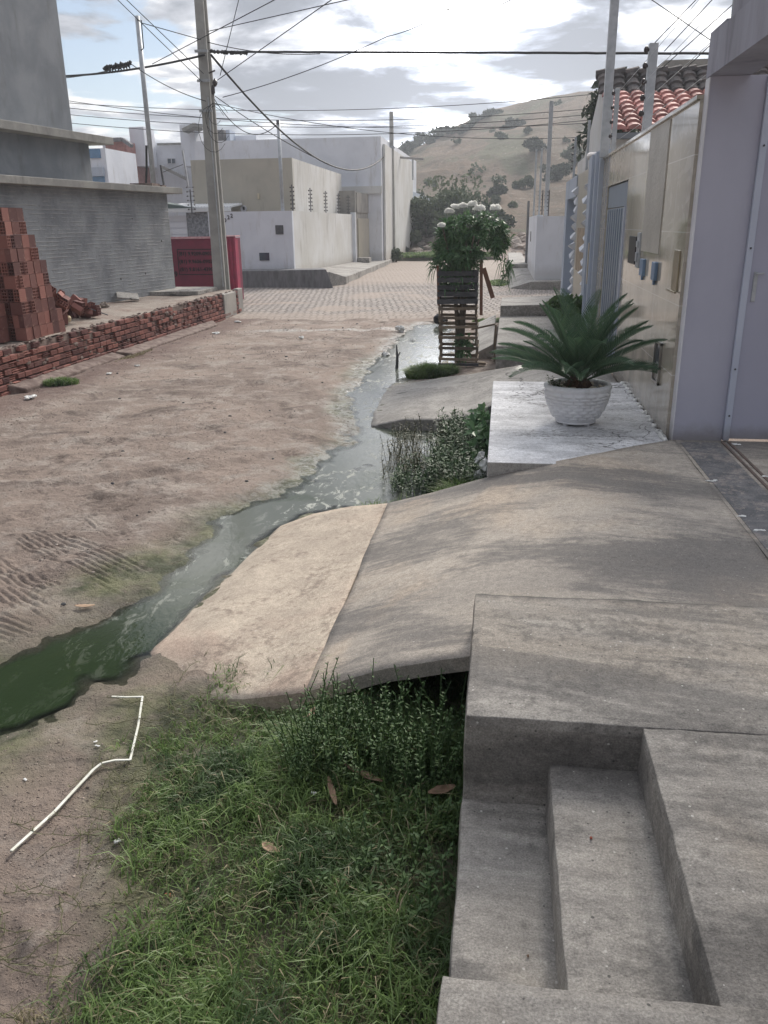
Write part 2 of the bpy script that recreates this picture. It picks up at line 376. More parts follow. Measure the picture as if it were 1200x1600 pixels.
M['stonepat'] = simple('rough grey stone cladding', (.30, .31, .33), (.14, .15, .17), 9, .8, 1., .03, 9)
M['glass'] = simple('dark window glass', (.04, .06, .09), None, 2, .12, 0, spec=.6)
M['blueglass'] = simple('blue window glass', (.10, .22, .38), None, 2, .15, 0, spec=.6)
M['tileroof'] = simple('red clay roof tile', (.42, .19, .165), (.31, .14, .125), 4, .7, .3, .005, 30, rndvar=.35, stain=(.14, .08, .07), stainamt=.5)
M['darkroof'] = simple('dark roof tile', (.10, .085, .08), (.06, .055, .055), 5, .85, .4, .01, 30, rndvar=.3)  # upper tier and ridge, darker than the lower roof
M['brass'] = simple('aged brass plate', (.42, .36, .25), (.34, .30, .22), 6, .35, .1, .002, 40, metal=.7)
M['blueplast'] = simple('light blue plastic', (.20, .29, .42), None, 6, .45, 0)
M['chrome'] = simple('dull stainless steel', (.45, .44, .42), (.30, .29, .28), 7, .28, .05, .002, metal=.9)
M['pot'] = simple('white cement pot', (.82, .83, .85), (.76, .77, .80), 5, .55, .15, .003, 60, stain=(.42, .40, .36), stainamt=.3)
M['pebble'] = simple('cream pebble', (.62, .56, .46), (.48, .42, .34), 9, .7, .2, rndvar=.25)
M['soil'] = simple('potting soil', (.06, .04, .03), (.035, .025, .02), 20, .95, 1., .01)
M['wood'] = simple('weathered pallet wood', (.26, .20, .14), (.17, .14, .115), 6, .85, .4, .004, 50, rndvar=.3, stretch=(1, 1, 5), stain=(.07, .06, .05), stainamt=.5)
M['wooddark'] = simple('dark damp crate board', (.085, .085, .09), (.055, .055, .06), 6, .8, .4, .004, 50, rndvar=.3)
M['woodrust'] = simple('rust brown board', (.20, .10, .065), (.14, .075, .05), 6, .85, .4, .004, 50, rndvar=.3)
M['bark'] = simple('plant bark', (.17, .14, .11), (.10, .085, .07), 15, .9, .7, .01, 40)
M['cycbark'] = simple('scaly cycad trunk', (.12, .07, .045), (.06, .04, .03), 30, .9, .9, .02, 40)
M['plastic'] = simple('white plastic litter', (.74, .74, .72), (.60, .60, .58), 12, .45, .3, .01, 30)
M['strip'] = simple('white plastic trim with mud', (.74, .74, .68), (.62, .62, .52), 14, .4, .2, .004, 30, stain=(.22, .24, .10), stainamt=.9)
M['dryleaf'] = simple('dry brown leaf', (.25, .165, .11), (.17, .11, .075), 16, .7, .3, .004, 40)
M['palelleaf'] = simple('pale dry husk', (.44, .31, .21), (.33, .22, .15), 16, .7, .3, .004, 40)
M['bone'] = simple('pale cardboard scrap', (.60, .50, .34), (.48, .40, .28), 12, .8, .2)
M['stoneM'] = simple('pale street stone', (.36, .31, .27), (.26, .22, .19), 7, .9, .6, .01, 40, rndvar=.3)
M['petal'] = leafmat('white petal', (.80, .80, .76), (.86, .86, .83), .6, .45)
M['chip'] = simple('red brick crumb', (.42, .12, .08), None, 20, .9, .4)
M['awning'] = simple('white corrugated awning', (.72, .73, .74), (.62, .63, .64), 2, .5, .1)
M['dgreen'] = simple('dark green awning side', (.10, .13, .12), None, 4, .7, 0)
def tilemat():
    """polished porcelain tiles 0.5 m high, with pale veins"""
    m, t, b = newmat('polished porcelain tile'); L = t.links.new; vec = ocoord(t)
    sp = t.nodes.new('ShaderNodeSeparateXYZ'); L(vec, sp.inputs[0])
    def grout(v, step, off, w):
        fr = math_(t, 'FRACT', math_(t, 'DIVIDE', math_(t, 'ADD', v, off), step))
        d = math_(t, 'ABSOLUTE', math_(t, 'SUBTRACT', fr, .5)); return math_(t, 'GREATER_THAN', d, .5 - w / step)
    g = math_(t, 'MAXIMUM', grout(sp.outputs[2], .546, .02, .004), grout(sp.outputs[1], .60, 0., .004))
    col = mixc(t, mrange(t, noise(t, vec, .8, 5, .55, 1.2, (1, 1.6, .45)), .38, .62), (.52, .47, .38), (.38, .345, .285))
    col = mixc(t, math_(t, 'MULTIPLY', mrange(t, noise(t, vec, 1.7, 5, .5, 2.0, (1, 1.3, 2.6)), .53, .60), .35), col, (.62, .57, .48))
    col = mixc(t, math_(t, 'MULTIPLY', g, .8), col, (.66, .63, .57))
    L(col, b.inputs['Base Color']); b.inputs['Roughness'].default_value = .07; b.inputs['Specular IOR Level'].default_value = .7
    bump(t, b, math_(t, 'ADD', math_(t, 'MULTIPLY', g, -1.), math_(t, 'MULTIPLY', noise(t, vec, 3, 2), .6)), .15, .006)
    return m
M['tile'] = tilemat()
M['relief'] = simple('embossed white tile', (.50, .47, .42), (.42, .395, .35), 3, .4, .7, .012, 26)
M['beigetile'] = simple('beige wall tile', (.42, .38, .30), (.37, .335, .27), 1.5, .3, .05)
M['graytrim'] = simple('pale grey folded trim', (.60, .62, .66), (.50, .52, .57), 3, .5, .05)

def base_dirt(mat, z0, h, colr, amt=.7):
    t = mat.node_tree; b = t.nodes['Principled BSDF']; vec = ocoord(t); sp = t.nodes.new('ShaderNodeSeparateXYZ'); t.links.new(vec, sp.inputs[0])
    k = math_(t, 'ADD', sp.outputs[2], math_(t, 'MULTIPLY', noise(t, vec, 7, 8, .75), h * 1.2))
    f = math_(t, 'MULTIPLY', mrange(t, k, z0 + h * .55, z0 + h * 1.6, 1., 0.), amt)
    lk = b.inputs['Base Color'].links[0].from_socket; t.links.new(mixc(t, f, lk, colr), b.inputs['Base Color'])
for k_ in ('lav', 'gateleaf', 'frame', 'trimwhite', 'tile'): base_dirt(M[k_], .57, .16, (.20, .18, .165))
base_dirt(M['white2'], .3, .7, (.34, .30, .25), .6); base_dirt(M['white'], .5, .4, (.36, .34, .31), .4)
# ------------------------------------------------------------------ terrain
def fbm(x, y, s, oct=4, seed=0.):
    out = np.zeros(x.shape); a = 1.; f = s
    for o in range(oct):
        out += a * _vn(x * f + 17.3 * o + seed, y * f - 9.1 * o + seed * 1.7); a *= .5; f *= 2.03
    return out
_P = rng.random((256, 256))
def _vn(x, y):
    xi = np.floor(x).astype(int); yi = np.floor(y).astype(int); fx = x - xi; fy = y - yi
    fx = fx * fx * (3 - 2 * fx); fy = fy * fy * (3 - 2 * fy)
    g = lambda i, j: _P[i % 256, j % 256]
    return ((g(xi, yi) * (1 - fx) + g(xi + 1, yi) * fx) * (1 - fy) + (g(xi, yi + 1) * (1 - fx) + g(xi + 1, yi + 1) * fx) * fy) - .5
def sdist(x, y, poly):
    """signed distance to polygon, negative inside"""
    d = np.full(x.shape, 1e9); inside = np.zeros(x.shape, bool); n = len(poly)
    for i in range(n):
        ax, ay = poly[i]; bx, by = poly[(i + 1) % n]
        ex, ey = bx - ax, by - ay; wx, wy = x - ax, y - ay
        tt = np.clip((wx * ex + wy * ey) / (ex * ex + ey * ey + 1e-12), 0, 1)
        d = np.minimum(d, (wx - ex * tt) ** 2 + (wy - ey * tt) ** 2)
        c = ((ay > y) != (by > y)) & (x < (bx - ax) * (y - ay) / (by - ay + 1e-12) + ax); inside ^= c
    d = np.sqrt(d); return np.where(inside, -d, d)
def ss(a, b, v):
    t = np.clip((v - a) / (b - a), 0, 1); return t * t * (3 - 2 * t)
def gp(*pts, z=-.04): return [tuple(at(px, py, z=z)[:2]) for px, py in pts]
WATER = gp((-150, 1100), (0, 1028), (70, 1000), (140, 978), (210, 935), (262, 895), (300, 862), (318, 838), (335, 805), (395, 788), (440, 776), (478, 742), (520, 712), (552, 690), (556, 668), (548, 640), (548, 615),
           (568, 590), (580, 570), (606, 545), (628, 522), (648, 508), (705, 502), (705, 560), (650, 580), (608, 605), (588, 648), (690, 662), (770, 640), (770, 760),
           (610, 795), (470, 802), (410, 842), (350, 898), (290, 965), (235, 1018), (200, 1040), (150, 1062), (100, 1095), (40, 1125), (-20, 1145), (-150, 1185))
PIT = gp((205, 1100), (330, 1085), (470, 1070), (735, 1040), (735, 1600), (620, 1750), (200, 1750), (190, 1560), (235, 1450), (225, 1330), (170, 1250), (190, 1180), z=0)
tracks = [  # tyre tread passes: centre line start/end (photo pixels), width, skew
    ((-60, 880), (150, 960), .42, .5), ((60, 830), (270, 930), .40, -.3), ((150, 800), (330, 880), .36, .4), ((-60, 960), (60, 1010), .34, -.4), ((120, 900), (290, 820), .20, .6),
    ((-60, 800), (110, 860), .30, .2), ((170, 790), (230, 770), .22, -.2), ((300, 770), (470, 700), .22, .1), ((-60, 745), (120, 740), .24, .3)]
RUTS = [(gp((-60, 770), (200, 745), (400, 720), (545, 690), z=0), .10), (gp((-60, 700), (180, 690), (380, 660), (520, 610), z=0), .12), (gp((180, 560), (330, 545), (500, 545), (600, 500), z=0), .2),
        (gp((60, 640), (250, 600), (430, 600), (560, 560), z=0), .15), (gp((250, 850), (420, 760), (480, 700), z=0), .05)]
def track_fields(x, y, dw):
    M_, PH = np.zeros(x.shape), np.zeros(x.shape)
    for (a, b, w, tilt) in tracks:
        p = np.array(gp(a, z=0)[0]); q = np.array(gp(b, z=0)[0]); e = q - p; ln = np.linalg.norm(e); e /= ln
        u = (x - p[0]) * e[0] + (y - p[1]) * e[1]; v = -(x - p[0]) * e[1] + (y - p[1]) * e[0]
        m = ss(w * .55, w * .45, np.abs(v)) * ss(-.05, .12, u) * ss(ln + .05, ln - .12, u) * ss(-.02, .12, fbm(x, y, 2.4, 3, 21. + tilt) + .02) * ss(.08, .28, dw)
        ph = (v + tilt * u * .25 + .015 * fbm(x, y, 3, 2, 4.)) / .052
        PH = np.where(m > M_, ph, PH); M_ = np.maximum(m, M_)
    return M_, PH
def ground_z(x, y, detail=True):
    z = .035 * fbm(x, y, .35, 3) + .02 * fbm(x, y, 1.7, 3, 3.)
    near = np.exp(-np.maximum(y - 3, 0) / 14)
    z += near * (.026 * fbm(x, y, 6., 3, 5.) + .012 * fbm(x, y, 22., 2, 8.) - .022 * ss(.10, .35, fbm(x, y, 1.9, 4, 41.)))
    ridge = np.abs(fbm(x * .6 + y * .5, y * 2.2 - x * .8, 1.6, 3, 11.)); z += near * .03 * (ridge - .2) * ss(-1.0, -1.6, x)
    for pl, w in RUTS:
        dd = np.full(x.shape, 9.)
        for a, b in zip(pl[:-1], pl[1:]):
            ex, ey = b[0] - a[0], b[1] - a[1]; tt = np.clip(((x - a[0]) * ex + (y - a[1]) * ey) / (ex * ex + ey * ey), 0, 1); dd = np.minimum(dd, np.hypot(x - a[0] - ex * tt, y - a[1] - ey * tt))
        z += -.035 * np.exp(-(dd / w) ** 2) + .014 * np.exp(-((dd - 1.8 * w) / (.5 * w)) ** 2)
    z += np.interp(x, [-1.2, -.86, -.52, -.32, -.2], [0, .07, .22, .05, 0]) * np.where(y < 3.22, np.exp(-((y - 3.22) / .24) ** 2), 1) * ss(5.5, 4.5, y)
    wob = .10 * fbm(x, y, 2.2, 4, 31.) + .05 * fbm(x, y, 9., 2, 37.) * np.clip(y / 6, .4, 2)
    dw = sdist(x, y, WATER) + wob
    z = np.where(dw < .9, z * ss(-.1, .9, dw) + (-.045) * (1 - ss(0., .5, dw)), z)
    z = z + .034 * fbm(x, y, 4.5, 4, 95.) * np.exp(-(dw / .3) ** 2)
    z = z - .10 * ss(.05, -.22, dw) + ss(0, -.1, dw) * ss(5.6, 6.6, y) * ss(9.5, 8.5, y) * .17 * np.maximum(fbm(x, y, 3.6, 5, 81.) - .05, 0)
    if detail:
        m, ph = track_fields(x, y, dw); z += m * (.003 - .020 * np.exp(-((np.mod(ph, 1) - .5) / .19) ** 2))
    dp = sdist(x, y, PIT) + .10 * fbm(x, y, 3., 3, 51.)
    z = z - .035 * ss(.15, -.25, dp)
    z = z + ss(56, 66, y) * 1.2 * ss(-9, -4, x) * (1 + .5 * fbm(x, y, .5, 3, 61.))
    z = np.where((x > -.9) & (y > 13.5) & (y < 20) & (x < 2), z - .02, z)
    return z, dw, dp
def make_ground():
    def axis(segs):
        out = [segs[0][0]]
        for a, b, st0, st1 in segs:
            p = a
            while p < b - 1e-6:
                f = (p - a) / (b - a); p += st0 + (st1 - st0) * f; out.append(min(p, b))
        return np.array(out)
    xs = axis([(-900, -60, 90, 30), (-60, -14, 4, 1.0), (-14, -5, .5, .06), (-5, -3.6, .05, .011), (-3.6, -1.9, .010, .010), (-1.9, -.6, .016, .016), (-.6, .1, .02, .03), (.1, 3, .1, .5), (3, 60, 1, 8), (60, 900, 20, 90)])
    ys = axis([(-300, -8, 60, 5), (-8, .8, .8, .08), (.8, 2.2, .03, .018), (2.2, 3.6, .018, .012), (3.6, 6.6, .010, .012), (6.6, 14, .018, .05), (14, 32, .06, .2), (32, 75, .3, .8), (75, 1500, 20, 120)])
    X, Y = np.meshgrid(xs, ys); z, dw, dp = ground_z(X, Y)
    nx, ny = len(xs), len(ys)
    idx = np.arange(nx * ny).reshape(ny, nx)
    f = np.stack([idx[:-1, :-1], idx[:-1, 1:], idx[1:, 1:], idx[1:, :-1]], -1).reshape(-1, 4)
    V = np.stack([X, Y, z], -1).reshape(-1, 3)
    nearw = ss(20, 8, Y)
    algae = np.clip(ss(.40 + .45 * ss(7, 4, Y), .02, dw + .25 * fbm(X, Y, 1.5, 3, 71.)) * nearw * (.35 + 1.1 * ss(-.3, .3, fbm(X, Y, 1.1, 2, 75.))), 0, 1)
    algae = np.maximum(algae, ss(.28, -.05, dp + .15 * fbm(X, Y, 2, 3, 77.)))
    wet = np.clip(ss(.35, 0, dw), 0, 1) * ss(.2, 5, Y) + .0 * X
    wet = np.maximum(wet, ss(.1, -.2, dp) * .6)
    dark = ss(.9, .1, np.abs(X + 6.7)) * ss(25, 20, Y)
    pale = ss(.42, .0, dw + .2 * fbm(X, Y, 2.2, 3, 111.)) * ss(6.0, 7.5, Y) * (X < 0)  # shore margin: scum, plus the wet mud's reflection put into the colour
    pale = np.maximum(pale, .9 * ss(.30, .05, np.abs(Y - 18.9 - .12 * (X + 3) + .5 * fbm(X, Y, .7, 3, 115.))) * ss(-6.2, -5, X) * ss(-.6, -1.6, X))  # wet streak before the cobbles, its shine painted in as pale colour
    o = mesh_obj('ground', V, f, groundmat(), smooth=True, cols={'algae': algae.ravel(), 'wet': wet.ravel(), 'dark': dark.ravel(), 'pale': pale.ravel()})
    return struct(o)
def groundmat():
    m, t, b = newmat('packed dirt with algae'); L = t.links.new; vec = ocoord(t)
    a, w, dk = attr(t, 'algae'), attr(t, 'wet'), attr(t, 'dark')
    col = mixc(t, mrange(t, noise(t, vec, .55, 8, .62, .6), .38, .62), (.35, .28, .235), (.25, .20, .17))
    col = mixc(t, mrange(t, noise(t, vec, 2.1, 8, .68, .5), .46, .64), col, (.40, .345, .30))
    col = mixc(t, math_(t, 'MULTIPLY', mrange(t, noise(t, vec, 1.3, 10, .80, .6), .51, .64), .85), col, (.125, .098, .085))
    col = mixc(t, math_(t, 'MULTIPLY', mrange(t, noise(t, vec, 6, 9, .8, 1.2), .54, .64), .6), col, (.15, .115, .10))
    col = mixc(t, math_(t, 'MULTIPLY', mrange(t, noise(t, vec, 11, 8, .75, .8), .56, .68), .5), col, (.50, .42, .35))
    col = mixc(t, math_(t, 'MULTIPLY', dk, .6), col, (.14, .085, .075))
    col = mixc(t, math_(t, 'MULTIPLY', w, .45), col, (.10, .088, .072))
    col = mixc(t, math_(t, 'MULTIPLY', mrange(t, noise(t, vec, 38, 5, .7), .56, .72), .5), col, (.10, .075, .065))
    col = mixc(t, math_(t, 'MULTIPLY', mrange(t, noise(t, vec, 60, 3, .7), .64, .74), .6), col, (.50, .44, .38))
    aa = math_(t, 'MULTIPLY', a, mrange(t, noise(t, vec, 7, 6, .7), .30, .58, .45, 1.))
    col = mixc(t, math_(t, 'MULTIPLY', aa, .92), col, mixc(t, mrange(t, noise(t, vec, 3, 6, .65), .4, .6), (.07, .085, .045), (.20, .205, .115)))
    pl_ = math_(t, 'MULTIPLY', attr(t, 'pale'), mrange(t, noise(t, vec, 8, 9, .8, .8), .44, .56))
    col = mixc(t, math_(t, 'MULTIPLY', pl_, .8), col, (.46, .46, .43)); w = math_(t, 'MAXIMUM', w, math_(t, 'MULTIPLY', attr(t, 'pale'), 1.2))
    L(col, b.inputs['Base Color'])
    rr = math_(t, 'SUBTRACT', .95, math_(t, 'MULTIPLY', w, mrange(t, noise(t, vec, 6, 5, .6), .4, .6, .25, .75)))
    L(rr, b.inputs['Roughness']); b.inputs['Specular IOR Level'].default_value = .3
    v = t.nodes.new('ShaderNodeTexVoronoi'); v.inputs['Scale'].default_value = 60; L(vec, v.inputs['Vector'])
    peb = mrange(t, v.outputs['Distance'], .0, .35, 1., 0.)
    h = math_(t, 'ADD', noise(t, vec, 16, 9, .74), math_(t, 'MULTIPLY', peb, .25))
    bump(t, b, h, 1., .05)
    return m
ground = make_ground()

def watermat():
    m, t, b = newmat('green sewage water'); L = t.links.new; vec = ocoord(t); dep = attr(t, 'depth')
    sp = t.nodes.new('ShaderNodeSeparateXYZ'); L(vec, sp.inputs[0])
    turb = mrange(t, sp.outputs[1], 3.7, 5.6)
    col = mixc(t, turb, (.016, .030, .010), (.105, .115, .098))
    col = mixc(t, math_(t, 'MULTIPLY', mrange(t, noise(t, vec, 1.3, 6, .6, .5), .5, .66), .5), col, (.03, .045, .015))
    # floating scum
    sc = math_(t, 'MULTIPLY', mrange(t, noise(t, vec, 9, 8, .75, .6, (1, .5, 1)), .53, .62), math_(t, 'MULTIPLY', mrange(t, noise(t, vec, .8, 3, .5), .38, .56), math_(t, 'ADD', .12, math_(t, 'MULTIPLY', turb, .88))))
    L(mixc(t, math_(t, 'MULTIPLY', sc, .75), col, (.42, .43, .38)), b.inputs['Base Color'])
    L(mrange(t, sc, 0, 1, .05, .6), b.inputs['Roughness']); b.inputs['IOR'].default_value = 1.33
    h = math_(t, 'ADD', noise(t, vec, 14, 4, .5, .6, (1.5, .8, 1)), math_(t, 'MULTIPLY', noise(t, vec, 48, 3, .5, .3), .45))
    bump(t, b, math_(t, 'ADD', h, math_(t, 'MULTIPLY', sc, .4)), .12, .015)
    tr = t.nodes.new('ShaderNodeBsdfTransparent'); tr.inputs[0].default_value = (.82, .86, .78, 1)
    gl_ = t.nodes.new('ShaderNodeBsdfGlossy'); gl_.inputs['Roughness'].default_value = .08
    fr = t.nodes.new('ShaderNodeFresnel'); fr.inputs[0].default_value = 1.33
    m1 = t.nodes.new('ShaderNodeMixShader'); L(fr.outputs[0], m1.inputs[0]); L(tr.outputs[0], m1.inputs[1]); L(gl_.outputs[0], m1.inputs[2])
    m2 = t.nodes.new('ShaderNodeMixShader'); L(mrange(t, math_(t, 'ADD', dep, math_(t, 'MULTIPLY', sc, .03)), .002, .045), m2.inputs[0]); L(m1.outputs[0], m2.inputs[1]); L(b.outputs[0], m2.inputs[2])
    L(m2.outputs[0], t.nodes['Material Output'].inputs[0])
    return m
def make_water():
    xs = np.linspace(-5.2, 0.2, 220); ys = np.concatenate([np.linspace(2.3, 10, 300), np.linspace(10.05, 21.5, 140)])
    X, Y = np.meshgrid(xs, ys); Z = np.full(X.shape, -.052)
    idx = np.arange(X.size).reshape(X.shape)
    d = sdist(X, Y, WATER)
    f = np.stack([idx[:-1, :-1], idx[:-1, 1:], idx[1:, 1:], idx[1:, :-1]], -1)
    keep = (d[:-1, :-1] < .45); gz_, _, _ = ground_z(X, Y)
    f = f[keep]
    o = mesh_obj('water', np.stack([X, Y, Z], -1).reshape(-1, 3), f, watermat(), smooth=True, cols={'depth': np.clip(-.052 - gz_, 0, .2).ravel()})
    struct(o)
make_water()

# cobbled cross street
def cobblemat():
    m, t, b = newmat('granite setts with dirt'); L = t.links.new; vec = ocoord(t)
    w = t.nodes.new('ShaderNodeVectorMath'); w.operation = 'ADD'; L(vec, w.inputs[0])
    nz = t.nodes.new('ShaderNodeTexNoise'); nz.inputs['Scale'].default_value = 1.5; L(vec, nz.inputs['Vector'])
    s2 = t.nodes.new('ShaderNodeVectorMath'); s2.operation = 'SCALE'; s2.inputs['Scale'].default_value = .18; L(nz.outputs['Color'], s2.inputs[0]); L(s2.outputs[0], w.inputs[1])
    mp = t.nodes.new('ShaderNodeMapping'); mp.inputs['Rotation'].default_value = (0, 0, R_(3)); L(w.outputs[0], mp.inputs[0])
    br = t.nodes.new('ShaderNodeTexBrick'); L(mp.outputs[0], br.inputs['Vector'])
    br.inputs['Scale'].default_value = 1; br.inputs['Brick Width'].default_value = .19; br.inputs['Row Height'].default_value = .42; br.inputs['Mortar Size'].default_value = .028
    br.inputs['Mortar Smooth'].default_value = .4; br.inputs['Bias'].default_value = 0
    br.inputs['Color1'].default_value = (.31, .275, .245, 1); br.inputs['Color2'].default_value = (.23, .205, .188, 1); br.inputs['Mortar'].default_value = (.11, .088, .075, 1)
    spc = t.nodes.new('ShaderNodeSeparateXYZ'); L(vec, spc.inputs[0]); yn_ = math_(t, 'ADD', spc.outputs[1], math_(t, 'MULTIPLY', math_(t, 'SUBTRACT', noise(t, vec, .5, 6, .65), .5), 5))
    dirt = math_(t, 'MAXIMUM', mrange(t, noise(t, vec, .35, 6, .6, .4), .50, .64), math_(t, 'MAXIMUM', mrange(t, yn_, 21.0, 23.2, 1., 0.), mrange(t, yn_, 31, 35)))
    col = mixc(t, math_(t, 'MULTIPLY', dirt, .75), br.outputs['Color'], (.31, .25, .205))
    col = mixc(t, math_(t, 'MULTIPLY', mrange(t, noise(t, vec, 9, 6, .7), .5, .7), .4), col, (.12, .10, .085))
    L(col, b.inputs['Base Color']); b.inputs['Roughness'].default_value = .85
    h = math_(t, 'SUBTRACT', math_(t, 'MULTIPLY', noise(t, vec, 20, 4), .4), math_(t, 'MULTIPLY', br.outputs['Fac'], math_(t, 'SUBTRACT', 1., math_(t, 'MULTIPLY', dirt, .7))))
    bump(t, b, h, .9, .05)
    return m
def make_cobbles():
    xs = np.concatenate([np.linspace(-60, -12, 25)[:-1], np.linspace(-12, 6, 91), np.linspace(6, 60, 28)[1:]]); ys = np.linspace(20.6, 31.5, 56)
    X, Y = np.meshgrid(xs, ys); gz, _, _ = ground_z(X, Y, False)
    Z = .012 + .03 * fbm(X, Y, .35, 3) + .012 * fbm(X, Y, .9, 2, 3.)
    Z += -.05 * ss(21.8, 20.6, Y + .5 * fbm(X, Y, .5, 3, 91.)) 
    idx = np.arange(X.size).reshape(X.shape); f = np.stack([idx[:-1, :-1], idx[:-1, 1:], idx[1:, 1:], idx[1:, :-1]], -1).reshape(-1, 4)
    struct(mesh_obj('cobbled_road', np.stack([X, Y, Z + .02], -1).reshape(-1, 3), f, M['cobble'], smooth=True))
    xs = np.linspace(-7.0, 0.9, 60); ys = np.linspace(31.5, 56, 110)
    X, Y = np.meshgrid(xs, ys); Z = .035 + .05 * fbm(X, Y, .35, 3) + .012 * fbm(X, Y, .9, 2, 3.) - .06 * ss(54, 57, Y + fbm(X, Y, .8, 3, 9.) * 3)
    idx = np.arange(X.size).reshape(X.shape); f = np.stack([idx[:-1, :-1], idx[:-1, 1:], idx[1:, 1:], idx[1:, :-1]], -1).reshape(-1, 4)
    struct(mesh_obj('side_road', np.stack([X, Y, Z], -1).reshape(-1, 3), f, M['cobble'], smooth=True))
M['cobble'] = cobblemat()
make_cobbles()

# hill
def hill_z(x, y):
    ridge = np.interp(x, [-200, -60, -24, -18, -12, -5, 1, 9, 18, 40, 90, 200], [4, 8, 15.5, 17.5, 20.5, 22.6, 24.2, 26.6, 27.8, 30, 28, 12])
    s = np.clip((y - 74) / (200 - 74), 0, 1.6)
    prof = np.where(s < 1, s ** 1.25 * (1 + .12 * np.sin(s * pi)), 1 - .6 * (s - 1))
    low = 1.9 * ss(58, 70, y)
    gul = .8 * fbm(x, y, .05, 4, 3.) * 2.6 + np.abs(fbm(x * 1.4 + y * .4, y * .45, .09, 4, 13.)) * -3.0 * ss(80, 130, y) * ss(215, 170, y)
    return low - .25 + ridge * prof + gul * ss(70, 110, y) * ss(230, 190, y) * .8 + .35 * fbm(x, y, .35, 4, 23.) * ss(60, 72, y)
def make_hill():
    xs = np.linspace(-160, 220, 240); ys = np.concatenate([np.linspace(57, 80, 50), np.linspace(81, 230, 160), np.linspace(235, 420, 15)])
    X, Y = np.meshgrid(xs, ys); Z = hill_z(X, Y)
    idx = np.arange(X.size).reshape(X.shape); f = np.stack([idx[:-1, :-1], idx[:-1, 1:], idx[1:, 1:], idx[1:, :-1]], -1).reshape(-1, 4)
    m, t, b = newmat('dry grass hillside'); L = t.links.new; vec = ocoord(t)
    col = mixc(t, mrange(t, noise(t, vec, .06, 8, .65, 1.), .4, .6), (.225, .16, .108), (.145, .105, .068))
    col = mixc(t, math_(t, 'MULTIPLY', mrange(t, noise(t, vec, .035, 7, .65, .6), .52, .62), .85), col, (.13, .135, .075))
    col = mixc(t, math_(t, 'MULTIPLY', mrange(t, noise(t, vec, .5, 9, .78, .5, (1, .4, 1)), .48, .64), .75), col, (.12, .095, .07))
    col = mixc(t, math_(t, 'MULTIPLY', mrange(t, noise(t, vec, .8, 6, .75), .60, .68), .6), col, (.52, .44, .36))
    L(col, b.inputs['Base Color']); b.inputs['Roughness'].default_value = .95
    bump(t, b, noise(t, vec, .9, 8, .75), 1., 1.2)
    struct(mesh_obj('hill', np.stack([X, Y, Z], -1).reshape(-1, 3), f, m, smooth=True))
make_hill()

# ------------------------------------------------------------------ near pavement: ramps, steps, white slab
def edge_darken(mat, y0, w, colr, amt):
    t = mat.node_tree; b = t.nodes['Principled BSDF']; vec = ocoord(t); sp = t.nodes.new('ShaderNodeSeparateXYZ'); t.links.new(vec, sp.inputs[0])
    k = math_(t, 'ADD', sp.outputs[1], math_(t, 'MULTIPLY', math_(t, 'SUBTRACT', noise(t, vec, 6, 8, .75), .5), w * 2.2))
    f = math_(t, 'MULTIPLY', mrange(t, k, y0 - w, y0, 0., 1.), amt); lk = b.inputs['Base Color'].links[0].from_socket
    t.links.new(mixc(t, f, lk, colr), b.inputs['Base Color'])
edge_darken(M['conc_step'], 1.46, .07, (.075, .072, .068), .8)  # landing colour darkens towards its far edge
def grid_surface(name, rows, mat, drop=.5, sub=6, wob=.006, split=None, mats=None, thick=None):
    """rows: list of columns, each a list of (x,y,z) from near to far; makes a slab with skirts"""
    A = np.array(rows, float)                       # ncol, nrow, 3
    def up(A, k, ax):
        n = A.shape[ax]; t = np.linspace(0, n - 1, (n - 1) * k + 1); i = np.minimum(t.astype(int), n - 2); fr = t - i
        sh = [1] * A.ndim; sh[ax] = -1
        return np.take(A, i, ax) * (1 - fr.reshape(sh)) + np.take(A, i + 1, ax) * fr.reshape(sh)
    A = up(up(A, sub, 0), sub, 1); nc, nr = A.shape[:2]
    A[..., 2] += wob * 2 * fbm(A[..., 0], A[..., 1], 1.6, 4, 5.)
    edge = np.zeros((nc, nr)); A[0, :, 0] += .02 * fbm(A[0, :, 0] * 0, A[0, :, 1], 4, 3, 2.)
    A[:, 0, 1] += .012 * fbm(A[:, 0, 0], A[:, 0, 0] * 0, 5, 3, 2.)
    B = A.copy(); B[..., 2] = np.minimum(A[..., 2] - .02, (-.3 if thick is None else 99)) if thick is None else A[..., 2] - thick
    V = np.concatenate([A.reshape(-1, 3), B.reshape(-1, 3)]); n = nc * nr
    idx = np.arange(n).reshape(nc, nr)
    top = np.stack([idx[:-1, :-1], idx[1:, :-1], idx[1:, 1:], idx[:-1, 1:]], -1).reshape(-1, 4)
    bot = top[:, ::-1] + n
    sk = []
    loop = list(idx[:, 0]) + list(idx[-1, 1:]) + list(idx[::-1, -1][1:]) + list(idx[0, ::-1][1:-1])
    for i in range(len(loop)):
        a, b_ = loop[i], loop[(i + 1) % len(loop)]; sk.append((b_, a, a + n, b_ + n))
    F = np.concatenate([top, bot, np.array(sk)])
    mi = None
    if mats:
        cx = (V[top[:, 0], 0] + V[top[:, 2], 0]) / 2; cy = (V[top[:, 0], 1] + V[top[:, 2], 1]) / 2
        mi = np.zeros(len(F), int); mi[:len(top)] = split(cx, cy)
    o = mesh_obj(name, V, F, mats or mat, matidx=mi)
    o.data.polygons.foreach_set('use_smooth', np.concatenate([np.ones(len(top), bool), np.zeros(len(F) - len(top), bool)]))
    return struct(o)
def v5(near, far, l=None):
    n, f = np.array(near, float), np.array(far, float); return [tuple(n + (f - n) * k / 4) for k in range(5)]
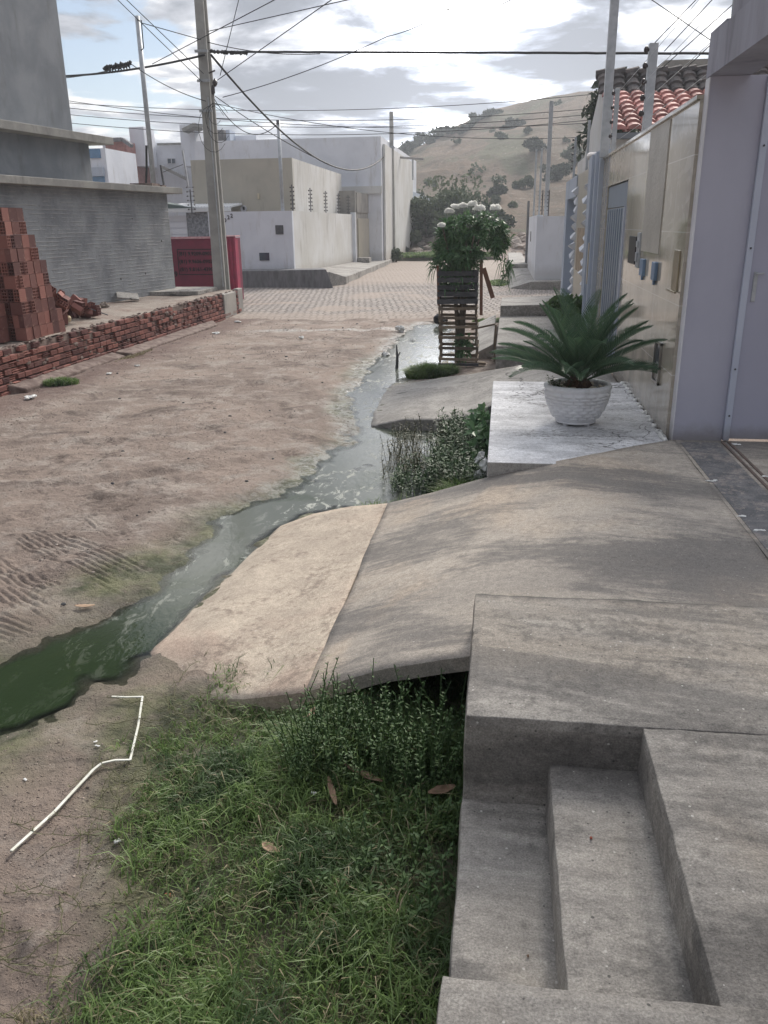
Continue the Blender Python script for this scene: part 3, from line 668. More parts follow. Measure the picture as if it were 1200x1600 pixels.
rows = [[(-1.62, 3.50, -.05), (-1.93, 3.95, -.06), (-1.92, 4.5, -.06), (-1.84, 5.1, -.06), (-1.72, 6.05, -.04)],
        [(-1.42, 3.47, -.02), (-1.62, 3.98, .03), (-1.62, 4.6, .04), (-1.58, 5.3, .04), (-1.45, 6.03, .07)],
        v5((-1.20, 3.40, .04), (-1.12, 6.0, .16)), v5((-.86, 3.30, .16), (-.83, 6.0, .20)), v5((-.46, 3.20, .37), (-.46, 6.0, .31)),
        v5((-.06, 3.14, .50), (-.06, 6.0, .435)), v5((.49, 3.1, .54), (.49, 6.08, .56)), v5((1.0, 3.1, .56), (1.0, 6.45, .57)), v5((1.43, 3.1, .565), (1.43, 6.74, .57))]
rows_all = rows[3:]; rows_ap = rows[:4]
M['near_ramp_edge'] = M['conc_ramp']
grid_surface('driveway_ramp', rows_all, M['conc_ramp'], thick=.07, sub=8)
grid_surface('ramp_apron', rows_ap, M['conc_apron'], sub=8)
# garage threshold and floor
box('garage_floor', M['conc_ramp'], 1.435, 9, -2, 6.745, .2, .568); struct(bpy.data.objects['garage_floor'])
# second ramp
rows2 = [[(-1.5, 9.55, -.05), (-1.62, 10.3, -.06), (-1.66, 11, -.06), (-1.7, 11.7, -.06), (-1.6, 12.25, -.05)],
         v5((-1.1, 9.42, .07), (-1.2, 12.3, .01)), v5((-.65, 9.41, .08), (-.86, 12.3, .07)), v5((-.35, 9.41, .13), (-.4, 12.3, .13)), v5((-.05, 9.41, .27), (-.1, 12.3, .19)),
         v5((.6, 9.41, .40), (.6, 12.3, .31)), v5((1.37, 9.41, .48), (1.37, 12.5, .46))]
grid_surface('second_ramp', rows2, M['conc_far'], sub=6)
# pavement blocks beyond it
blk = MB().hexa([(-.06, 12.75, -.2), (1.37, 12.75, -.2), (1.37, 17.0, -.2), (-.03, 17.0, -.2), (-.06, 12.75, .48), (1.37, 12.75, .48), (1.37, 17.0, .50), (-.03, 17.0, .48)]).build('pavement', M['conc_far'], bevel=.012); struct(blk)
blk = MB().hexa([(-.02, 17.01, -.2), (1.37, 17.01, -.2), (1.37, 20.4, -.2), (.0, 20.2, -.2), (-.02, 17.01, .69), (1.37, 17.01, .72), (1.37, 20.4, .62), (.0, 20.0, .60)]).build('raised_pavement', M['conc_far'], bevel=.012); struct(blk)
blk = MB().hexa([(-.52, 14.6, -.2), (-.12, 14.6, -.2), (-.12, 19.6, -.2), (-.55, 19.6, -.2), (-.52, 14.6, .05), (-.12, 14.6, .26), (-.12, 19.6, .26), (-.55, 19.6, .06)]).build('curb_ramp', M['conc_far'], bevel=.012); struct(blk)
# pavement across the cross street (right)
blk = MB(); blk.prism([(.25, 31.0), (1.0, 30.2), (2.6, 30.2), (2.6, 44), (.25, 44)], -.2, [.02, .30, .33, .33, .25]); struct(blk.build('far_ramp', M['conc_far'], bevel=.01))
blk = MB(); blk.box(.3, 1.15, 40, 56, -.2, .45); struct(blk.build('far_pavement', M['conc_far'], bevel=.01))

# white slab with the pot
wp = MB(); A = -.066
wp.hexa([(A, 6.005, -.2), (1.375, 6.005, -.2), (1.375, 9.40, -.2), (A, 9.40, -.2), (A, 6.005, .55), (1.375, 6.005, .55), (1.375, 9.40, .55), (A, 9.40, .55)])
wp = wp.build('white_slab', [M['whitewash'], M['conc_far']], loc=(.6, 7.6, 0), bevel=.008)
wp.data.polygons[2].material_index = 1
tag(wp, 'worn white painted concrete slab under the potted cycad', 'slab')

# steps cast into the landing
st = thing('concrete_steps', 'grey concrete landing with two sunken steps in the foreground', 'steps', (.5, 2.0, 0))
yn, yf, Lz = 1.41, 2.452, .65
def plate(name, polys, mat=M['conc_step'], parent=st, bevel=.008):
    mb = MB()
    for (x0, x1, y0, y1, z0, z1) in polys: mb.box(x0, x1, y0, y1, z0, z1)
    o = mb.build(name, mat, parent, bevel=bevel); return o
def roughbox(name, x0, x1, y0, y1, z0, z1, mat, parent, amp=.004, step=.04):
    """box whose faces are subdivided and gently uneven, for worn cast concrete"""
    me = MB()
    nx, ny, nz = [max(1, int(round((b - a) / step))) for a, b in ((x0, x1), (y0, y1), (z0, z1))]
    V = {}; vs_ = []; fs = []
    def vid(i, j, k):
        if (i, j, k) not in V:
            p = Vector((x0 + (x1 - x0) * i / nx, y0 + (y1 - y0) * j / ny, z0 + (z1 - z0) * k / nz))
            ed = (i in (0, nx)) + (j in (0, ny)) + (k in (0, nz))
            nn = mnoise.noise_vector(p * 3.1) * amp + mnoise.noise_vector(p * 13) * amp * .6
            q = p + nn
            if ed >= 2:
                c = Vector(((x0 + x1) / 2, (y0 + y1) / 2, (z0 + z1) / 2)); d = Vector([(-1 if p[a] > c[a] else 1) if on else 0 for a, on in enumerate((i in (0, nx), j in (0, ny), k in (0, nz)))])
                q += d * (.004 + .008 * abs(mnoise.noise(p * 9)))
            V[(i, j, k)] = len(vs_); vs_.append(tuple(q))
        return V[(i, j, k)]
    for i in range(nx):
        for j in range(ny):
            fs.append((vid(i, j, nz), vid(i + 1, j, nz), vid(i + 1, j + 1, nz), vid(i, j + 1, nz)))
            fs.append((vid(i, j, 0), vid(i, j + 1, 0), vid(i + 1, j + 1, 0), vid(i + 1, j, 0)))
    for i in range(nx):
        for k in range(nz):
            fs.append((vid(i, 0, k), vid(i + 1, 0, k), vid(i + 1, 0, k + 1), vid(i, 0, k + 1)))
            fs.append((vid(i, ny, k), vid(i, ny, k + 1), vid(i + 1, ny, k + 1), vid(i + 1, ny, k)))
    for j in range(ny):
        for k in range(nz):
            fs.append((vid(0, j, k), vid(0, j, k + 1), vid(0, j + 1, k + 1), vid(0, j + 1, k)))
            fs.append((vid(nx, j, k), vid(nx, j + 1, k), vid(nx, j + 1, k + 1), vid(nx, j, k + 1)))
    return mesh_obj(name, vs_, fs, mat, parent, bevel=.003)
roughbox('landing', -.080, 1.45, yf, 3.462, -.25, Lz, M['conc_step'], st)
roughbox('floor_panel', .515, 1.449, yn - .02, yf + .02, -.2, Lz - .004, M['conc_step'], st)
roughbox('near_panel', -.088, 1.45, -1.2, yn, -.25, Lz + .002, M['conc_step'], st)
roughbox('step', .211, .54, yn - .02, yf + .02, -.2, .474, M['conc_step'], st)
roughbox('step', -.083, .235, yn - .02, yf + .02, -.25, .300, M['conc_step'], st)

# ------------------------------------------------------------------ right side: tiled wall, garage front, blue portal
XW = 1.38
tw = thing('tiled_wall', 'long polished beige tile wall with a pedestrian gate beside the white slab', 'wall', (XW + .1, 9.8, 0))
def wallpanel(mb, y0, y1, z0, z1, x0=XW, x1=XW + .18): mb.box(x0, x1, y0, y1, z0, z1)
mb = MB(); wallpanel(mb, 6.86, 10.30, .1, 3.08); wallpanel(mb, 10.302, 12.30, 2.70, 3.08); wallpanel(mb, 12.302, 12.93, .1, 3.08)
mb.build('wall_face', M['tile'], tw)
rel = MB(); rel.box(XW - .008, XW, 7.95, 8.95, 1.97, 3.07); rel.build('relief_panel', M['relief'], tw)
# recessed pedestrian gate (door leaf seen between the wall ends)
gm = MB(); gm.box(XW + .02, XW + .10, 10.32, 12.29, 2.42, 2.69)
for k in range(9): gm.box(XW + .01, XW + .02, 10.36 + k * .215, 10.50 + k * .215, .6, 2.40)
gm.box(XW + .03, XW + .06, 10.32, 12.28, .55, 2.41)
gt = gm.build('gate', M['gate'], tw, bevel=.004)
MB().tube([(XW - .05, 10.55, 1.2), (XW - .05, 10.55, 1.55)], .015, 8).build('handle', M['steel'], gt)
MB().box(XW - .02, XW + .018, 10.31, 10.36, .55, 2.42).build('gate_frame', M['frame'], gt)
mb = MB(); mb.box(XW - .012, XW, 9.28, 9.78, 1.82, 2.10); mb.build('intercom', M['black'], tw, bevel=.004)
mb = MB(); mb.box(XW - .02, XW, 8.98, 9.16, 1.80, 2.14); mb.box(XW - .035, XW - .02, 9.02, 9.12, 1.86, 1.95); mb.box(XW - .035, XW - .02, 9.02, 9.12, 2.0, 2.06); mb.build('doorbell', M['steel'], tw, bevel=.004)
for (y0, y1) in ((8.60, 8.80), (7.92, 8.10)):
    mb = MB(); mb.box(XW - .03, XW, y0, y1, 1.74, 1.90); mb.box(XW - .022, XW, (y0 + y1) / 2 - .02, (y0 + y1) / 2 + .02, 1.70, 1.74); mb.build('switch_box', M['blueplast'], tw, bevel=.006)
mb = MB(); mb.box(XW - .012, XW, 6.98, 7.20, 1.72, 2.03); mb.box(XW - .03, XW - .012, 6.95, 7.3, 1.705, 1.72); mb.build('letter_slot', M['brass'], tw, bevel=.004)
mb = MB(); mb.box(XW - .02, XW, 7.34, 7.36, .90, 1.26); mb.box(XW - .02, XW, 7.62, 7.64, .90, 1.26); mb.box(XW - .02, XW, 7.34, 7.64, 1.24, 1.26); mb.box(XW - .02, XW, 7.34, 7.64, .90, .92); mb.box(XW - .016, XW, 7.34, 7.64, 1.04, 1.06)
mf = mb.build('meter_box', M['chrome'], tw)
MB().box(XW - .004, XW, 7.362, 7.618, 1.062, 1.238).build('meter_glass', M['glass'], mf)
MB().box(XW - .005, XW, 7.362, 7.618, .922, 1.038).build('meter_flap', M['chrome'], mf)
mb = MB(); mb.box(XW - .025, XW + .2, 6.86, 12.93, 3.082, 3.11); mb.build('coping', M['tile'], tw)
mb = MB(); 
for k in range(14): mb.ball((XW - .015, 6.9 + k * .19 + random.uniform(-.03, .03), .555), .03, .05, .018, 6, 4, .2)
for k in range(10): mb.ball((1.36, 6.78 + random.uniform(-.02, .25), .56), .025, .035, .02, 6, 4, .3)
mb.build('base_mortar', M['plastic'], tw)

gf = thing('garage_front', 'tall lavender garage portal with its steel gate leaf swung inward', 'garage', (1.6, 6.7, 0))
XG = 1.435
mb = MB(); mb.box(XG - .02, XG + .36, 6.747, 6.855, .1, 3.21); mb.build('jamb', M['lav'], gf)
mb = MB(); mb.box(XG - .03, XG - .022, 6.735, 6.858, .45, 3.205); mb.build('jamb_edge', M['trimwhite'], gf)
mb = MB(); mb.box(XG - .03, XG + .25, -2.0, 6.858, 3.212, 3.48); mb.box(XG - .03, XG + .25, 6.4, 6.858, 3.482, 3.50); mb.build('lintel', M['lavtop'], gf)
mb = MB(); mb.box(XG + .0, XG + .25, -2.0, 6.40, 3.482, 4.4); mb.build('upper_wall', M['lavtop'], gf)
mb = MB(); mb.box(XG + .362, XG + .41, 6.715, 6.78, .575, 3.205)
gfr = mb.build('gate_frame', M['frame'], gf, bevel=.004)
for z in (2.75, 2.05, 1.15, .78): MB().ball((XG + .388, 6.712, z), .008, .004, .008, 8, 5).build('bolt', M['darksteel'], gfr)
mb = MB(); mb.box(XG + .412, XG + 3.4, 6.735, 6.775, .59, 3.20)
gl = mb.build('gate_leaf', M['gateleaf'], gf)
mb = MB(); mb.box(XG + .44, XG + .47, 6.727, 6.735, 1.66, 1.88); mb.bar((XG + .45, 6.715, 1.865), (XG + .51, 6.715, 1.87), .012); mb.build('latch', M['steel'], gl, bevel=.003)
mb = MB(); mb.box(1.78, 1.80, 2.5, 6.70, .568, .574); mb.box(1.83, 1.85, 2.5, 6.70, .568, .574); mb.build('gate_rail', simple('rusty steel rail', (.16, .11, .09), (.10, .08, .07), 20, .6), gf)
mb = MB(); mb.box(1.46, 1.75, 2.5, 6.66, .566, .5715); mb.build('threshold_strip', concrete('dark rough threshold', (.20, .195, .195), (.13, .13, .135), (.30, .265, .24), amt=.7, scale=3, lo=.5, hi=.6, bmp=1.), gf)
mb = MB(); mb.box(XG - .0, XG + .18, -2.0, 2.45, .66, 3.20); mb.build('side_wall', M['lavtop'], gf)
mb = MB(); mb.tube([(1.5, 6.62, 3.48), (1.5, 6.6, 4.3)], .025, 8); mb.bar((1.5, 6.6, 3.75), (1.75, 6.3, 3.85), .03); mb.build('roof_bracket', M['steel'], gf)
# paint flakes near the gate
for i, (px, py) in enumerate([(1112, 752), (1157, 808), (1186, 830), (1150, 695), (1196, 745)]):
    p = at(px, py, z=.57); mb = MB()
    for k in range(4): mb.ball((p[0] + random.uniform(-.03, .03), p[1] + random.uniform(-.015, .015), .574), random.uniform(.010, .024), random.uniform(.006, .012), .005, 7, 4, .3)
    tag(mb.build('paint_flake', M['plastic'], loc=(p[0], p[1], .57)), 'small white paint flakes lying on the dark strip beside the garage gate', 'flake', 'paint flakes by the garage gate')

bf = thing('blue_house_front', 'pale blue house portal with two columns of folded grey trim beyond the tiled wall', 'house front', (XW + .1, 16.5, 0))
mb = MB(); mb.box(XW - .06, XW + .25, 12.935, 14.6, .2, 3.22); mb.build('pillar', M['bluewhite'], bf)
mb = MB(); mb.box(XW - .10, XW - .062, 13.1, 13.2, .5, 3.2); mb.box(XW - .10, XW - .062, 13.7, 13.8, .5, 3.2); mb.build('pillar_fin', M['bluewhite'], bf)
mb = MB(); mb.box(XW, XW + .2, 14.602, 17.4, .2, 3.10); mb.build('tile_panel', M['beigetile'], bf)
mb = MB(); mb.box(XW - .015, XW, 15.0, 16.6, 1.4, 2.15); mb.build('stone_panel', simple('tan stone veneer', (.42, .33, .24), (.30, .24, .18), 5, .8, .8, .02, 12), bf)
mb = MB(); mb.box(XW - .02, XW + .25, 17.402, 20.3, 2.72, 3.10); mb.box(XW - .02, XW + .3, 19.7, 20.3, .2, 2.718); mb.build('lintel', M['bluewhite'], bf)
mb = MB(); mb.box(XW + .22, XW + .26, 17.402, 19.69, .3, 2.71); mb.build('garage_door', M['bluewhite'], bf)
for (yc, n) in ((17.3, 13), (14.75, 11)):
    mb = MB()
    for k in range(n):
        z0 = .75 + k * (2.15 / n) + random.uniform(-.02, .02); z1 = z0 + 2.15 / n * .95; zz = (z0 + z1) / 2
        w = random.uniform(.05, .12)
        mb.add([(XW, yc - .2, z0), (XW, yc + .2, z0), (XW, yc + .2, z1), (XW, yc - .2, z1), (XW - w, yc - .12, zz + random.uniform(-.08, .04)), (XW - w, yc + .1, zz)],
               [(0, 1, 5, 4), (4, 5, 2, 3), (0, 4, 3), (1, 2, 5)])
    mb.build('folded_trim', M['graytrim'], bf)
mb = MB(); mb.box(XW - .10, XW - .062, 13.35, 13.45, 1.35, 1.95); mb.build('number_plate', M['beigetile'], bf)
# white horizontal drain pipe above
pp = MB().tube([at(922, 244, y=15.2), at(948, 243, y=13.0)], .06, 10).build('drain_pipe', M['trimwhite'], loc=(XW, 14, 3.2), smooth=True)
tag(pp, 'short white drain pipe lying on top of the blue portal wall', 'pipe')

# electric fence posts on the right walls
def insul_post(px0, py0, px1, py1, r, name_lbl, n=0, plane=None, mat='steel', cat='fence post', side=-1, group=None, wires=None, nm='fence_post'):
    a = at(px1, py1, **plane); b = at(px0, py0, **plane)
    t_ = thing(nm, name_lbl, cat, tuple(a), group)
    b = np.array([a[0] * .5 + b[0] * .5, a[1] * .5 + b[1] * .5, b[2]]); a = np.array([b[0], b[1], a[2]])
    MB().bar(a - [0, 0, .05], b, r * 2, r * 2, up=(0, 1, 0)).build('post', M[mat], t_, bevel=.002)
    for k in range(n):
        z = b[2] - .06 - k * (b[2] - a[2] - .1) / max(n, 1)
        mb = MB(); mb.tube([(a[0], a[1], z), (a[0] + side * (r + .03), a[1] - .03, z)], r * .25 + .004, 6); mb.ball((a[0] + side * (r + .03), a[1] - .03, z), r * .35 + .012, None, r * .5 + .012, 7, 5)
        mb.build('insulator', M['insul'], t_)
    return a, b
insul_post(960, -60, 948, 240, .055, 'tallest grey steel tube rising out of frame at the far end of the tiled wall', 0, dict(y=12.8), cat='pole', nm='steel_pole')
insul_post(966, 138, 957, 240, .028, 'slim grey fence post right beside the tall steel tube', 4, dict(y=12.3))
insul_post(957, 140, 949, 244, .024, 'slim grey fence post just left of the slim post at the tall steel tube', 0, dict(y=13.0))
insul_post(1020, 68, 1011, 208, .045, 'stout pale fence post with dark insulators standing on the tiled wall before the red roof', 5, dict(y=10.1))
insul_post(921, 188, 917, 262, .022, 'thin pale post on the blue portal left of the drain pipe', 0, dict(y=17.0))
insul_post(900, 214, 896, 277, .022, 'thin pale fence post with small insulators at the far end of the blue portal', 5, dict(y=18.6))
insul_post(863, 158, 852, 335, .07, 'tall grey pole behind the far white wall on the right', 0, dict(y=32.2), cat='pole', nm='steel_pole')
insul_post(847, 232, 842, 335, .035, 'middle grey post behind the far white wall on the right', 0, dict(y=34))
insul_post(838, 233, 834, 338, .035, 'leftmost grey post behind the far white wall on the right', 0, dict(y=36))
for i, px in enumerate((841, 846, 851, 856)):
    insul_post(px + 3, 297, px, 336, .02, 'short electric fence post with stacked insulators on the far white wall on the right', 6, dict(y=31.4 + (3 - i) * 1.6), group='electric fence posts on the far white wall', mat='insul')

# far white wall on the right
rw = thing('white_wall', 'plain white corner wall across the cobbled street on the right', 'wall', (1.8, 31, 0))
mb = MB(); mb.box(1.14, 3.2, 31.0, 31.2, .2, 2.46); mb.build('front_panel', M['white'], rw)
mb = MB(); mb.box(1.14, 1.34, 31.21, 42.0, .2, 2.5); mb.build('side_panel', M['white'], rw)
mb = MB(); mb.box(1.05, 1.139, 41, 42, .2, 3.2); mb.build('dark_pillar', M['plinth'], rw)
mb = MB(); mb.box(1.12, 1.139, 37, 37.4, 1.5, 1.9); mb.build('meter_box', M['black'], rw)
# grassy ground between is part of the hill; dark tree and red roofed house
rr = thing('red_roof_house', 'house with red clay roof and dark ridge behind the tiled wall', 'house', (4.5, 18, 0))
ye, yt, zt, ze = 16.0, 18.2, 4.58, 3.72
def tile_roof(x0, x1, ya, za, yb, zb, name, mat, parent, shear=0., w=.27, rows_=8):
    mb = MB(); n = int((x1 - x0) / w)
    for i in range(n):
        xc = x0 + (i + .5) * w
        for j in range(rows_):
            a, b_ = j / rows_, (j + 1.12) / rows_; mb.cur = random.random()
            pts = []
            for (tt, rr_, lift) in ((a, w * .50, .035), (b_, w * .42, .0)):
                yy = ya + (yb - ya) * tt; z_ = za + (zb - za) * tt + lift; sx = shear * tt
                for k in range(6):
                    an = pi * k / 5; pts.append((xc + sx + rr_ * cos(an), yy, z_ + rr_ * .62 * sin(an)))
            mb.add(pts, [(k, k + 1, k + 7, k + 6) for k in range(5)] + [tuple(range(6))])
            mb.add([(xc + w * .5 - .07, ya + (yb - ya) * a, za + (zb - za) * a + .0), (xc + w * .5 + .07, ya + (yb - ya) * a, za + (zb - za) * a + .0), (xc + w * .5 + .07 + shear / rows_, ya + (yb - ya) * b_, za + (zb - za) * b_ - .02), (xc + w * .5 - .07, ya + (yb - ya) * b_, za + (zb - za) * b_ - .02)], [(0, 1, 2, 3)])
    return mb.build(name, mat, parent, smooth=False)
tile_roof(1.78, 7.0, ye, ze, yt, zt, 'roof', M['tileroof'], rr)
tile_roof(1.74, 7.1, yt, zt - .02, 18.75, 5.0, 'upper_roof', M['darkroof'], rr, rows_=3)
mb = MB()
for i in range(20): 
    mb.cur = random.random(); xc = 1.86 + i * .27; mb.tube([(xc - .14, 18.78, 5.02), (xc + .15, 18.78, 5.04)], [.085, .115], 8)
mb.build('ridge_tiles', M['darkroof'], rr)
mb = MB(); mb.box(1.8, 7, ye + .08, ye + .2, .3, ze - .06); mb.box(1.8, 1.95, ye + .2, 23, .3, ze - .05); mb.add([(1.85, ye + .2, ze - .05), (1.85, 22, ze - .05), (1.85, 18.78, 4.95)], [(0, 1, 2)]); mb.build('wall', M['white2'], rr)
mb = MB(); mb.box(1.76, 7, ye - .12, ye + .05, ze - .12, ze - .03); mb.build('gutter', M['cement'], rr)
mb = MB(); mb.box(3.55, 6.5, 22, 25, 3, 5.75); mb.add([(3.0, 22, 5.3), (3.55, 21.99, 5.75), (3.55, 21.99, 5.3)], [(0, 1, 2)]); mb.build('water_tank_wall', M['greywall'], rr)

# ------------------------------------------------------------------ left side: unfinished building, low brick wall, dirt platform
ub = thing('unfinished_building', 'grey unfinished building with projecting concrete slabs behind the brick pile', 'building', (-10, 18, 0))
SL = .135
def lx(y, x22): return x22 + SL * (y - 22)
def prism_wall(x22, y1, z0, z1, y0=3.0, depth=4, name='wall', mat='cement', bevel=0):
    mb = MB(); mb.prism([(lx(y0, x22), y0), (lx(y1, x22), y1), (lx(y1, x22) - depth, y1), (lx(y0, x22) - depth, y0)][::-1], z0, z1); return mb.build(name, M[mat], ub, bevel=bevel)
prism_wall(-8.78, 22.0, .3, 3.085, name='ground_floor_wall', mat='rough', depth=5)
prism_wall(-8.52, 22.35, 3.087, 3.235, name='slab', mat='slab', bevel=.01, depth=5)
prism_wall(-9.53, 20.0, 3.237, 4.14, name='middle_wall', mat='cement')
prism_wall(-9.16, 20.45, 4.142, 4.31, name='slab', mat='slab', bevel=.01)
prism_wall(-9.88, 20.0, 4.312, 12., name='upper_wall', mat='cement')
mb = MB(); mb.box(-9.5, -8.9, 21.4, 21.9, 3.237, 3.33); mb.box(-9.2, -8.85, 21.92, 22.2, 3.237, 3.30); mb.build('loose_bricks', M['mortar'], ub)
# platform
def pz(x, y): return .60 + .02 * mnoise.noise(Vector((x * 1.2, y * 1.2, 0)))
xs = np.linspace(-9.9, -7.16, 30); ys = np.linspace(3, 22.55, 160); X, Y = np.meshgrid(xs, ys)
Zp = .60 + .05 * fbm(X, Y, 1.1, 4, 3.) + .08 * ss(-7.6, -8.3, X) * ss(11, 13, Y) * ss(19, 14, Y)
idx = np.arange(X.size).reshape(X.shape); f = np.stack([idx[:-1, :-1], idx[:-1, 1:], idx[1:, 1:], idx[1:, :-1]], -1).reshape(-1, 4)
M['platform'] = concrete('dusty rubble fill', (.33, .29, .25), (.25, .21, .18), (.17, .09, .07), amt=.6, scale=1.2, lo=.5, hi=.68, bmp=1.)
struct(mesh_obj('raised_pavement', np.stack([X, Y, Zp], -1).reshape(-1, 3), f, M['platform'], smooth=True))
slab = MB().hexa([(-9.4, 20.6, .60), (-7.75, 20.9, .60), (-7.75, 22.5, .60), (-9.4, 22.5, .60), (-9.4, 20.6, .70), (-7.75, 20.9, .70), (-7.75, 22.5, .70), (-9.4, 22.5, .70)]).build('concrete_slab', M['conc_far'], loc=(-8.5, 21.6, .6), bevel=.01)
tag(slab, 'flat concrete slab lying at the foot of the rough grey wall corner', 'slab')
# brick wall
bw = thing('brick_wall', 'long low retaining wall of broken hollow red bricks along the dirt street', 'wall', (-7.1, 14, 0))
mb = MB(); mb.box(-7.22, -7.15, 4, 22.6, -.1, .60); mb.build('mortar_core', M['mortar'], bw)
mb = MB()
for r in range(7):
    y = 4. + random.uniform(0, .2); z0 = -.04 + r * .096
    while y < 22.2:
        l = random.uniform(.17, .23); mb.cur = random.random()
        dx = random.uniform(-.006, .006) + (.03 if r < 2 else 0) + .012 * sin(y * 1.3)
        if random.random() < .06 and r > 3: y += l; continue
        top = z0 + .074 + random.uniform(-.004, .004)
        if r == 6 and random.random() < .35: y += l; continue
        if random.random() < .30:   # broken side: channels of the hollow brick show
            mb.box(-7.20, -7.145 + dx, y, y + l * .96, z0 + .01, top - .012)
            for q in range(3): mb.box(-7.16, -7.105 + dx + random.uniform(-.02, .01), y + .004 * q, y + l * random.uniform(.6, .97), z0 + q * .030, z0 + q * .030 + .009)
        else:
            j = random.uniform(-.006, .006)
            mb.hexa([(-7.2, y, z0), (-7.10 + dx, y, z0 + j), (-7.10 + dx + j, y + l * .95, z0), (-7.2, y + l * .95, z0), (-7.2, y, top), (-7.10 + dx, y, top), (-7.10 + dx + j, y + l * .95, top + j), (-7.2, y + l * .95, top)])
            for q in range(3): mb.box(-7.11, -7.094 + dx, y + .002, y + l * .94, z0 + .012 + q * .022, z0 + .020 + q * .022)
        y += l + random.uniform(0, .012)
mb.build('brick_courses', M['brick'], bw)
mb = MB()
for k in range(60):
    y = random.uniform(8, 22.3); r = random.uniform(.02, .06); mb.ball((-7.10 + random.uniform(-.02, .01), y, random.choice([.04, .14, .24, .33, .43, .52]) + random.uniform(-.03, .03)), r * .5, r * 1.4, r * .7, 7, 5, .3)
for k in range(160):
    y = random.uniform(8, 22.3); mb.ball((-7.17 + random.uniform(-.05, .05), y, .61 + random.uniform(-.01, .02)), random.uniform(.02, .05), random.uniform(.03, .09), random.uniform(.01, .03), 6, 4, .4)
mb.build('mortar_lumps', M['mortar'], bw)
mb = MB(); mb.box(-7.24, -7.06, 20.9, 21.9, -.05, .62); mb.box(-7.24, -7.10, 22.2, 22.62, -.05, .66); mb.build('cement_pier', M['greywall'], bw, bevel=.02)
mb = MB(); mb.prism([(-7.1, 14.5), (-6.78, 14.6), (-6.80, 19.5), (-7.1, 20.0)], -.05, [.10, .045, .03, .08]); mb.prism([(-7.1, 11), (-6.86, 11.1), (-6.84, 14.4), (-7.1, 14.4)], -.05, [.12, .05, .04, .1]); mb.build('footing', M['mortar'], bw, bevel=.02)

# hollow bricks
def brick_mesh():
    """0.09 x 0.19 x 0.19 m clay block: eight square channels in each end, ribbed sides"""
    mb = MB(); w, h, l = .092, .19, .19
    xs_ = [-.046, -.038, -.006, .006, .038, .046]; zs_ = [0, .009, .042, .051, .086, .095 + .004, .134, .143, .181 - .002, .19]
    xs_ = [-.046, -.037, -.005, .005, .037, .046]
    zs_ = [0, .01, .043, .052, .088, .099, .135, .144, .180, .19]
    for sgn in (-1, 1):
        yv = sgn * l / 2
        for i in range(5):
            for j in range(9):
                q = [(xs_[i], yv, zs_[j]), (xs_[i + 1], yv, zs_[j]), (xs_[i + 1], yv, zs_[j + 1]), (xs_[i], yv, zs_[j + 1])]
                if i in (1, 3) and j % 2 == 1:
                    yi = yv - sgn * .09
                    p = [(a, yi, c) for a, _, c in q]
                    mb.add(q + p, [(0, 1, 5, 4), (1, 2, 6, 5), (2, 3, 7, 6), (3, 0, 4, 7), (4, 5, 6, 7)])
                else: mb.add(q, [(0, 1, 2, 3)])
    for sx in (-1, 1):     # ribbed long sides
        prof = []
        nr = 6
        for k in range(nr):
            z0 = k * h / nr; z1 = (k + 1) * h / nr; g = .009
            prof += [(.046, z0), (.046, z1 - g), (.042, z1 - g), (.042, z1)]
        V = [(sx * a, yy, c) for a, c in prof for yy in (-l / 2, l / 2)]
        mb.add(V, [(2 * k, 2 * k + 1, 2 * k + 3, 2 * k + 2) for k in range(len(prof) - 1)])
    for zz in (0, h):
        mb.add([(-.046, -l / 2, zz), (.046, -l / 2, zz), (.046, l / 2, zz), (-.046, l / 2, zz)], [(0, 1, 2, 3)])
    return mb
b0 = brick_mesh().build('hollow_brick', M['brick']); OFF[b0.name] = np.zeros(3)
BL = 'hollow red clay brick in the tall pile at the left edge'; BG = 'hollow bricks stacked in the pile'
b0['category'] = 'brick'
used = [False]
def put_brick(c, rot, label=BL, group=BG):
    if not used[0]: o = b0; used[0] = True
    else: o = b0.copy(); C.objects.link(o)
    tag(o, label, 'brick', group); M4 = rot.to_4x4(); M4.translation = Vector(c); o.matrix_world = M4; return o
def cell(cx, cy, cz, typ):
    """0.19 m cell holding two bricks; typ e=ends face +X, s=ribbed side faces +X, v=ribs upright"""
    j = lambda s=.010: random.uniform(-s, s); yaw = random.uniform(-.06, .06)
    for k in (-1, 1):
        if typ == 'e': put_brick((cx + j(.012), cy + k * .049 + j(.002), cz), rotz(pi / 2 + yaw))
        elif typ == 's': put_brick((cx + k * .049 + j(.008), cy + j(), cz), rotz(yaw))
        elif typ == 'v': put_brick((cx + .095 + k * .049 - .095 + j(.008), cy - .095, cz + .095), rotz(yaw) @ Matrix.Rotation(-pi / 2, 3, 'X'))
        elif typ == 'f': put_brick((cx + k * .049 + j(.004), cy + j(.012), cz), rotz(yaw))          # ends face the camera
P = .197
for r in range(10):
    ncell = [6, 6, 5, 5, 5, 5, 4, 4, 3, 3][r]; z = .62 + r * .195
    for k in range(ncell):
        cell(-7.36 - .012 * r, 12.1 + k * P, z, ['v', 'v', 'e', 's', 'e', 's', 'v', 'e', 's', 's'][(r + k * 2) % 10] if r > 1 else 'v')
    for k in range(1, 4):
        cell(-7.36 - .012 * r - k * P, 12.1, z, 'f' if (r + k) % 2 else 's')
for r in range(3):
    for k in range(3): cell(-7.62 - k * P, 11.86, .62 + r * .195, 'v' if r < 2 else 's')
